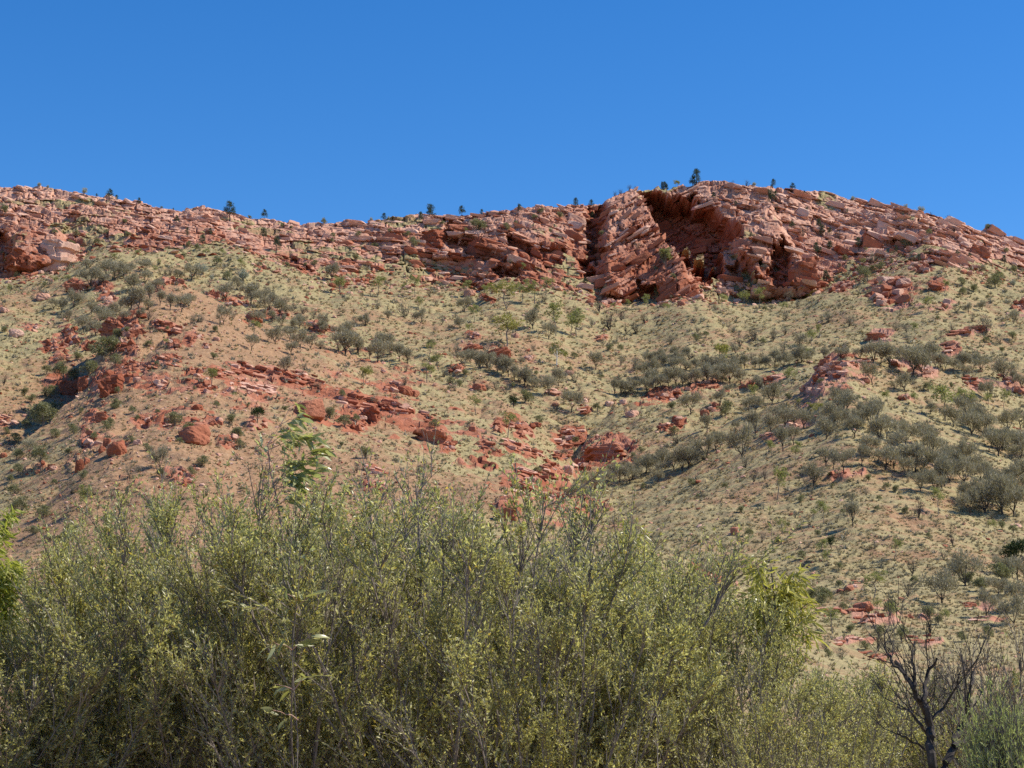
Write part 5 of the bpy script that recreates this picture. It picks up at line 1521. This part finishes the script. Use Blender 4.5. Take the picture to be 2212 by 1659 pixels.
M_GUM = leaf_mat('gum sapling leaves', [(0.0, (0.27, 0.28, 0.10)), (0.5, (0.39, 0.40, 0.165)), (1.0, (0.55, 0.55, 0.28))], 0.5, 0.7, 0.3)
M_GUMY = leaf_mat('yellow gum leaves', [(0.0, (0.33, 0.315, 0.065)), (0.5, (0.48, 0.45, 0.115)), (1.0, (0.62, 0.57, 0.20))], 0.45, 0.4, 0.35)
M_GUMB = leaf_mat('bright gum leaves', [(0.0, (0.28, 0.31, 0.05)), (0.5, (0.41, 0.43, 0.085)), (1.0, (0.53, 0.53, 0.15))], 0.45, 0.4, 0.35)
M_STEM_PINK = bark_mat('pinkish sapling bark', (0.36, 0.20, 0.15), (0.55, 0.38, 0.30))
gum_leaf = [mesh_np('leaf', *leaf_strip(0.125 * a, 0.028 * a, b, c, 0), M_GUM, True) for a, b, c in ((1.0, 0.6, 0.5), (1.15, 0.95, -0.6), (0.85, 0.4, 0.9), (1.0, 0.15, 0.3))]

def aim(direction):
    """euler angles that turn +X to the given direction"""
    d = unit(np.asarray(direction, float))
    return (0.0, -math.asin(np.clip(d[2], -1, 1)), math.atan2(d[1], d[0]))

def sapling(label, D, foot_u, stem_px, r0, twig_px, seed, spread=1.25):
    """a slender gum: one pinkish stem, short twigs, and every leaf an object of its own"""
    rs = np.random.RandomState(seed)
    foot = np.array([near_point(foot_u, 700, D)[0], D, 0.0])
    gum = tag(link('gum_sapling', None, None, foot), label, 'sapling', None)
    stem = np.array([[foot[0], D, -0.05]] + [near_point(u, v, D + 0.05 * math.sin(q)) for q, (u, v) in enumerate(stem_px)]) - foot
    link('trunk', mesh_np('trunk', *tube(stem, r0, 0.003, 6), M_STEM_PINK if r0 > 0.01 else BARK_TWIG, True), gum)
    twigs = Bag()
    leaf_at = []
    for (u0, v0), (u1, v1), nl in twig_px:
        p0, p1 = near_point(u0, v0, D) - foot, near_point(u1, v1, D + rs.uniform(-0.25, 0.15)) - foot
        tw = limb(p0, p1, rs, 6, 0.06, 0.12)
        twigs.add(*tube(tw, 0.0045, 0.0015, 4))
        out = unit(p1 - p0)
        for q in range(nl):
            a = rs.uniform(0.2, 1.0) * 5
            k = min(int(a), 4)
            leaf_at.append((tw[k] * (1 - a + k) + tw[k + 1] * (a - k) + rs.normal(0, 0.025, 3), out))
    o = link('twigs', twigs.mesh('twigs', M_STEM_PINK), gum)
    o['kind'] = 'stuff'
    for p, out in leaf_at:
        o = link('leaf', gum_leaf[rs.randint(4)], gum, p)
        d = out * spread + rs.normal(0, 0.45, 3) + np.array([0, 0, -0.42])
        r = aim(d)
        o.rotation_euler = (rs.uniform(-1.2, 1.2), r[1], r[2])
        s = rs.uniform(0.8, 1.45) * D / 14.6
        o.scale = (s, s, s)
sapling('slender gum sapling with long drooping leaves rising highest above the near thicket', 18.1, 297,
        [(300, 700), (290, 600), (284, 545), (277, 500), (270, 470), (268, 445), (281, 424), (290, 408)], 0.016,
        [((270, 472), (322, 450), 48), ((268, 450), (316, 438), 40), ((275, 490), (314, 470), 38), ((281, 424), (302, 416), 10), ((270, 460), (260, 438), 8),
         ((278, 505), (302, 492), 20), ((278, 500), (264, 488), 8), ((284, 545), (306, 528), 8), ((290, 408), (297, 404), 4), ((276, 480), (298, 478), 22), ((268, 445), (292, 430), 20)], 42)
sapling('sparse gum shoot with big single leaves half sunk in the shrubs below the tall sapling', 14.5, 296,
        [(298, 740), (294, 690), (292, 650), (296, 610), (300, 570)], 0.004,
        [((300, 570), (308, 556), 5), ((296, 610), (308, 596), 5), ((296, 600), (284, 592), 2), ((292, 650), (310, 636), 8), ((292, 650), (272, 640), 4), ((294, 690), (312, 668), 5), ((294, 690), (274, 684), 6), ((298, 720), (268, 708), 4)], 43)

def drooping_gum(name, label, u, top, d, W, depth_rows, n, mat, leaf_l, leaf_w, seed, group=None):
    """a young gum crown: arching twigs with hanging narrow leaves"""
    rs = np.random.RandomState(seed)
    px = d / FOC
    base = np.array([near_point(u, 700, d)[0], d, 0.0])
    topz = near_point(u, top, d)[2]
    e = tag(link(name, None, None, base), label, 'tree', group)
    wood, fol = Bag(), Bag()
    trunk = limb((0, 0, -0.1), (0, 0, topz * 0.93), rs, 8, 0.03)
    wood.add(*tube(trunk, 0.022, 0.006, 5))
    hw, hh = W * px * 0.5, depth_rows * px
    P, DR_ = [], []
    for b in range(26):
        a = rs.uniform(0, 6.28)
        r = hw * math.sqrt(rs.uniform(0.02, 1)) * rs.uniform(0.8, 1.2)
        z = topz - hh * (0.03 + 0.45 * (r / hw) ** 2 + rs.uniform(0, 0.75) * (1 - 0.25 * r / hw))
        tip = np.array([r * math.cos(a), r * math.sin(a) * 0.9, z])
        p0 = np.array([0, 0, max(z - 0.3 * hh - rs.uniform(0, 0.3) * hh, 0.3)])
        tw = limb(p0, tip, rs, 6, 0.05, 0.45)
        wood.add(*tube(tw, 0.008, 0.002, 4))
        m = n // 26
        k = rs.randint(2, 6, m)
        P.append(tw[k] + rs.normal(0, 0.04, (m, 3)))
        DR_.append(np.tile(unit(tip * [1, 1, 0] + 1e-3) * 0.45, (m, 1)) + rs.normal(0, 0.5, (m, 3)) + np.array([0, 0, -0.42]))
    P, DR_ = np.vstack(P), np.vstack(DR_)
    fol.add(*blades(P, DR_, leaf_l * rs.uniform(0.6, 1.2, len(P)), leaf_w * rs.uniform(0.7, 1.2, len(P)), rs, True))
    link('trunk', wood.mesh('trunk', BARK_GREY), e)
    f = link('crown', fol.mesh('crown', mat), e)
    f['kind'] = 'stuff'
    return e
drooping_gum('yellow_gum', 'young yellow green gum with hanging leaves above the eastern thicket', 774, 543, 16.9, 84, 106, 1150, M_GUMY, 0.15, 0.028, 61)
drooping_gum('bright_gum', 'bright green gum crown cut by the western edge above the thicket', -12, 498, 16.4, 92, 116, 2600, M_GUMB, 0.12, 0.024, 62)
drooping_gum('gum_shoot', 'small pale gum shoots with drooping leaves at the thicket top below the gully', 628, 510, 20.4, 44, 56, 420, M_GUMY, 0.12, 0.021, 63)

# ---- the bare dark tree, from its forked limbs to the twig ends
rs = np.random.RandomState(77)
D = 12.3
def f9(x, y):
    return at(9, x, y)
foot = np.array([near_point(*f9(1700, 1659), D)[0], D, 0.0])
bare = tag(link('bare_tree', None, None, foot), 'bare black limbed tree with forked trunk and fine upward twigs', 'tree', None)
LIMBS = [
    ([(1668, 1800), (1660, 1659), (1655, 1480), (1650, 1400), (1630, 1330), (1590, 1270), (1550, 1190), (1500, 1100), (1440, 1020)], 0.036, 0.011),
    ([(1700, 1800), (1745, 1640), (1790, 1530), (1830, 1420), (1865, 1360), (1880, 1290), (1890, 1180), (1910, 1080)], 0.033, 0.008),
    ([(1790, 1530), (1870, 1490), (1940, 1455), (2000, 1410), (2040, 1340)], 0.019, 0.006),
    ([(1650, 1400), (1625, 1290), (1615, 1190), (1640, 1080), (1690, 1000)], 0.022, 0.007),
    ([(1550, 1190), (1560, 1080), (1540, 990), (1560, 900)], 0.014, 0.005),
    ([(1655, 1480), (1600, 1400), (1540, 1330), (1450, 1290)], 0.014, 0.004),
    ([(1660, 1590), (1590, 1530), (1500, 1480), (1450, 1450)], 0.010, 0.003),
    ([(1640, 1370), (1720, 1300), (1800, 1190), (1830, 1080)], 0.012, 0.004),
    ([(1500, 1100), (1420, 1030), (1380, 930), (1370, 830)], 0.010, 0.003),
]
trunks = Bag(); tips = []
for pts, r0, r1 in LIMBS:
    p = np.array([near_point(*f9(x, y), D + 0.12 * math.sin(q * 1.3 + pts[0][0])) for q, (x, y) in enumerate(pts)]) - foot
    if pts[0][1] == 1800:
        p = np.vstack([[0, 0, -0.05], p])
    fine = np.stack([np.interp(np.linspace(0, len(p) - 1, len(p) * 3), np.arange(len(p)), p[:, c]) for c in range(3)], 1)
    fine[1:-1] += rs.normal(0, 0.006, fine[1:-1].shape)
    tv, tf = tube(fine, r0, r1, 7)
    if r0 > 0.04:
        link('trunk', mesh_np('trunk', tv, tf, BARK_DARK, True), bare)
    else:
        trunks.add(tv, tf)
    for k in range(len(fine) // 3, len(fine)):
        tips.append((fine[k], unit(fine[k] - fine[k - 1]), max(r1, 0.004)))
link('limbs', trunks.mesh('limbs', BARK_DARK), bare)['kind'] = 'stuff'
tw = Bag()
def sprout(p, d, L, r, depth):
    q = p + d * L * 0.5 + rs.normal(0, 0.02, 3)
    e = q + unit(d + rs.normal(0, 0.15, 3) + np.array([0, 0, 0.12])) * L * 0.5
    tw.add(*tube([p, q, e], r, r * 0.5, 3))
    if depth:
        for _ in range(3):
            s = p + (e - p) * rs.uniform(0.35, 1.0)
            sprout(s, unit(d + rs.normal(0, 0.38, 3) + np.array([0, 0, 0.2])), L * rs.uniform(0.5, 0.85), r * 0.6, depth - 1)
for p, d, r in tips[::2]:
    sprout(p, unit(d + rs.normal(0, 0.5, 3) + np.array([0, 0, 0.45])), rs.uniform(0.22, 0.42), 0.0042, 1)
link('twigs', tw.mesh('twigs', BARK_DARK), bare)['kind'] = 'stuff'

# ---- the rusty twiggy shrub at the edge, and the soft pale plant in the corner
wood, (lv, lf), n = shrub(301, 2.4, 1.1, 20, 4, 0.036, 0.015, 1.0, 0.17, 0.9)
for u, v, d, turn, label in ((1012, 628, 17.5, 0.4, 'brown twiggy shrub with sparse rusty leaves at the eastern edge'),):
    top = near_point(u, v, d)
    if turn < 1:
        ms, mf = wood.mesh('stems', BARK_GREY), mesh_np('foliage', lv, lf, M_RUST)
    e = tag(link('twiggy_shrub', None, None, (top[0], d, 0.0)), label, 'shrub', None)
    s = top[2] / 2.35
    e.scale = (s, s, s); e.rotation_euler = (0, 0, turn)
    link('stems', ms, e); link('foliage', mf, e)
M_SOFT = leaf_mat('soft pale green leaves', [(0.0, (0.36, 0.41, 0.13)), (0.5, (0.50, 0.55, 0.21)), (1.0, (0.63, 0.66, 0.31))], 0.4, 0.2)
wood, (lv, lf), n = shrub(302, 1.5, 0.34, 44, 11, 0.05, 0.007, 0.8, 0.09)
top = near_point(1006, 716, 11.5)
e = tag(link('feathery_shrub', None, None, (top[0], 11.5, 0.0)), 'soft pale green feathery plant in the corner under the twiggy shrub', 'shrub', None)
e.scale = (0.5, 0.5, top[2] / 1.6)
link('stems', wood.mesh('stems', BARK_GREY), e)
link('foliage', mesh_np('foliage', lv, lf, M_SOFT), e)
print('triangles', sum(len(m.polygons) * (2 if len(m.polygons) and len(m.polygons[0].vertices) == 4 else 1) for m in bpy.data.meshes))
